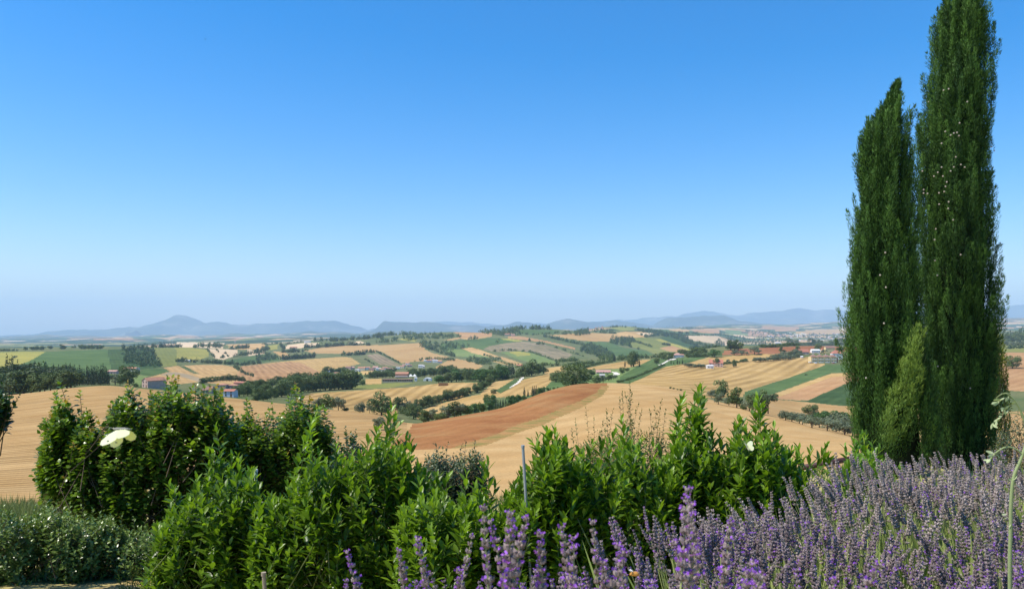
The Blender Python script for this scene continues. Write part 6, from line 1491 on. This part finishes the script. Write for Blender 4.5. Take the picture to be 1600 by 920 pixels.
for k, D in enumerate((4.1, 4.5, 4.95, 5.5)):
    x = (1024 - 800) / FP * D; g = ground_xy(x, D)
    MB().box(-.24, .24, -.14, .14, -.05, .03).obj('slab', M_slab, e, loc=(x, D, g + .02), rot=(.03 * (k % 2), .02, .08 * (k - 1)))

# ---------------------------------------------------------------- the bent green stalk at the right edge
M_stalk = leaf_mat('pale_green_stalk', (.32,.38,.16), (.50,.56,.30), rough=.5, transl=.15, objvar=0)
e0 = pw(1578, 900, 1.6); gz = ground_xy(e0[0], 1.6); e = empty('bolting_stalk', (e0[0], 1.6, gz)); tag(e, 'thick pale green stalk bending over at the right edge above the lavender', 'plant')
base = np.array([e0[0], 1.6, gz])
def sm(pts, n=5):
    P = [np.array(p, float) for p in pts]; out = []
    for i in range(len(P) - 1):
        a = P[max(i - 1, 0)]; b, c = P[i], P[i + 1]; d = P[min(i + 2, len(P) - 1)]
        for k in range(n):
            t = k / n; out.append(.5 * ((2 * b) + (-a + c) * t + (2 * a - 5 * b + 4 * c - d) * t * t + (-a + 3 * b - 3 * c + d) * t ** 3))
    out.append(P[-1]); return out
def stalk(pp, r0, r1, D=1.6):
    pts = sm([pw(x, y, D) - base for x, y in pp]); n = len(pts)
    MB().tube([tuple(p) for p in pts], [.66 * r0 + (.66 * r1 - .66 * r0) * k / (n - 1) for k in range(n)], 8).obj('stem', M_stalk, e, smooth=True)
stalk([(1580,1100),(1578,900),(1579,830),(1580,780),(1584,745),(1596,715),(1603,690),(1602,665),(1594,640),(1582,622),(1572,614)], .0065, .0022)
stalk([(1598,712),(1590,703),(1574,698),(1560,704),(1550,714),(1546,718)], .0030, .0016)
stalk([(1600,650),(1585,645),(1568,646)], .0016, .0010); stalk([(1572,614),(1564,616),(1556,622)], .002, .0008)
pos, d, up, L = [], [], [], []
r = np.random.default_rng(81)
for (x0, y0, x1, y1, n) in ((1578,618,1556,628,9),(1572,645,1549,662,10),(1582,632,1565,640,7),(1560,704,1545,718,7),(1580,816,1572,800,3),(1583,770,1590,735,4)):
    for k in range(n):
        t = (k + .5) / n; pos.append(pw(x0 + (x1 - x0) * t, y0 + (y1 - y0) * t, 1.6)); d.append([-.6 + r.normal() * .5, r.normal() * .3, -.35 + r.normal() * .5]); up.append(r.normal(size=3)); L.append(r.uniform(.010, .018))
put_leaves(e, base, tmpl_lance(.35), np.array(pos), norm(np.array(d)), np.array(up), np.array(L), np.full(len(L), .8), M_stalk, 300, part='bud', rest='foliage')

# ---------------------------------------------------------------- butterflies, bee, insects
M_wing = leaf_mat('butterfly_wing', (.66,.66,.44), (.84,.83,.64), rough=.6, transl=.3, objvar=0)
M_bbody = simple('butterfly_body', (.30,.29,.24), .8, .2, 60); M_spot = simple('wing_spot', (.05,.05,.05), .8, .1, 10)
def butterfly(name, label, px, py, D, size, yaw, roll, open_, spot=True):
    c = pw(px, py, D); e = empty(name, tuple(c)); e.rotation_euler = (roll, .25, yaw); tag(e, label, 'butterfly')
    s = size
    MB().tube([(0,-.30*s,0),(0,-.1*s,.01*s),(0,.16*s,0),(0,.24*s,0)], [.012*s,.03*s,.04*s,.02*s], 8).obj('body', M_bbody, e, smooth=True)
    for sg in (-1, 1): MB().tube([(0,.22*s,0),(sg*.06*s,.36*s,.04*s),(sg*.09*s,.44*s,.05*s)], .004*s, 4).obj('antenna', M_bbody, e)
    for sg in (-1, 1):
        ca, sa = math.cos(open_), math.sin(open_)
        def W(pts, nm, y):
            ca, sa = math.cos(open_ + .3 * y), math.sin(open_ + .3 * y)
            n = len(pts); v = [(sg * x * s * ca, yy * s, (x * sa) * s + .004 * s * y) for x, yy in pts] ; v2 = [(a, b, c_ - .006 * s) for a, b, c_ in v]
            fr = [(0, k, k + 1) for k in range(1, n - 1)]; me = mesh_np(nm, v + v2, fr + [(n, n + k + 1, n + k) for k in range(1, n - 1)], [M_wing], tint=np.full(2 * n, .3 if y else .8)); return link(nm, me, e)
        W([(.02,.12),(.18,.30),(.40,.42),(.52,.40),(.55,.30),(.48,.14),(.36,.02),(.16,-.02),(.02,.0)], 'forewing', 0)
        W([(.02,.04),(.2,.02),(.36,-.02),(.42,-.14),(.36,-.28),(.24,-.36),(.10,-.30),(.02,-.12)], 'hindwing', 1)
        if spot:
            x, y = .40, .22; MB().tube([(sg*x*s*ca, y*s, x*sa*s - .012*s), (sg*x*s*ca, y*s, x*sa*s + .012*s)], .028*s, 8).obj('spot', M_spot, e)
butterfly('butterfly', 'big pale yellow butterfly flying in front of the broad leafy tree', 190, 670, 1.15, .053, 1.45, 0, -1.08)
butterfly('butterfly', 'small white butterfly beside the tall laurel shoot', 1167, 698, 2.3, .045, .6, .9, .5, spot=False)
def insect(label, px, py, D, s):
    c = pw(px, py, D); e = empty('flying_insect', tuple(c)); tag(e, label, 'insect')
    MB().tube([(-.5*s,0,0),(0,0,.05*s),(.5*s,0,0)], [.1*s,.2*s,.06*s], 6).obj('body', M_spot, e)
    for sg in (-1, 1): MB().add([(0,0,.1*s),(.3*s,sg*.3*s,.4*s),(-.2*s,sg*.7*s,.5*s),(-.3*s,sg*.3*s,.3*s)],[(0,1,2,3)]).obj('wing', M_spot, e)
insect('tiny dark insect high in the blue sky', 321, 62, 5, .008); insect('tiny dark insect in the sky near the picture edge, lower than the other', 61, 289, 5, .007)
e = empty('bee', tuple(pw(991, 897, 1.02))); tag(e, 'small orange brown bee on the near lavender', 'bee')
M_bee = simple('bee_fur', (.55,.26,.05), .8, .4, 200)
MB().tube([(-.006,0,0),(-.002,0,.001),(.003,0,.001),(.006,0,0)], [.001,.003,.003,.0015], 8).obj('body', M_bee, e, smooth=True)
for sg in (-1, 1): MB().add([(0,0,.003),(-.004,sg*.004,.006),(-.007,sg*.003,.005),(-.003,sg*.001,.004)],[(0,1,2,3)]).obj('wing', M_whitep, e)

# ---------------------------------------------------------------- labels of repeats: their place in the row
ONES = ['', 'first', 'second', 'third', 'fourth', 'fifth', 'sixth', 'seventh', 'eighth', 'ninth', 'tenth', 'eleventh', 'twelfth', 'thirteenth', 'fourteenth', 'fifteenth', 'sixteenth', 'seventeenth', 'eighteenth', 'nineteenth']
def ordinal(n):
    if n < 20: return ONES[n]
    t, o = divmod(n, 10); T_ = {2: ('twenty', 'twentieth'), 3: ('thirty', 'thirtieth'), 4: ('forty', 'fortieth')}[t]
    return T_[1] if o == 0 else T_[0] + '-' + ONES[o]
by = {}
for o in list(COL.objects):
    if o.parent is None and o.get('label') and o.get('group') and o.get('kind') is None: by.setdefault(o['label'], []).append(o)
for lab, os_ in by.items():
    if 1 < len(os_) <= 36:
        os_.sort(key=lambda q: q.location.x / q.location.y)
        for k, o in enumerate(os_):
            w_ = ordinal(k + 1) if k < len(os_) - 1 else 'last'
            new = lab + ', ' + w_ + ' from the left' if w_ != 'last' else lab + ', the one farthest right'
            if len(new.replace('-', ' ').split()) > 16: new = (w_ + ' ' + lab)
            o['label'] = new
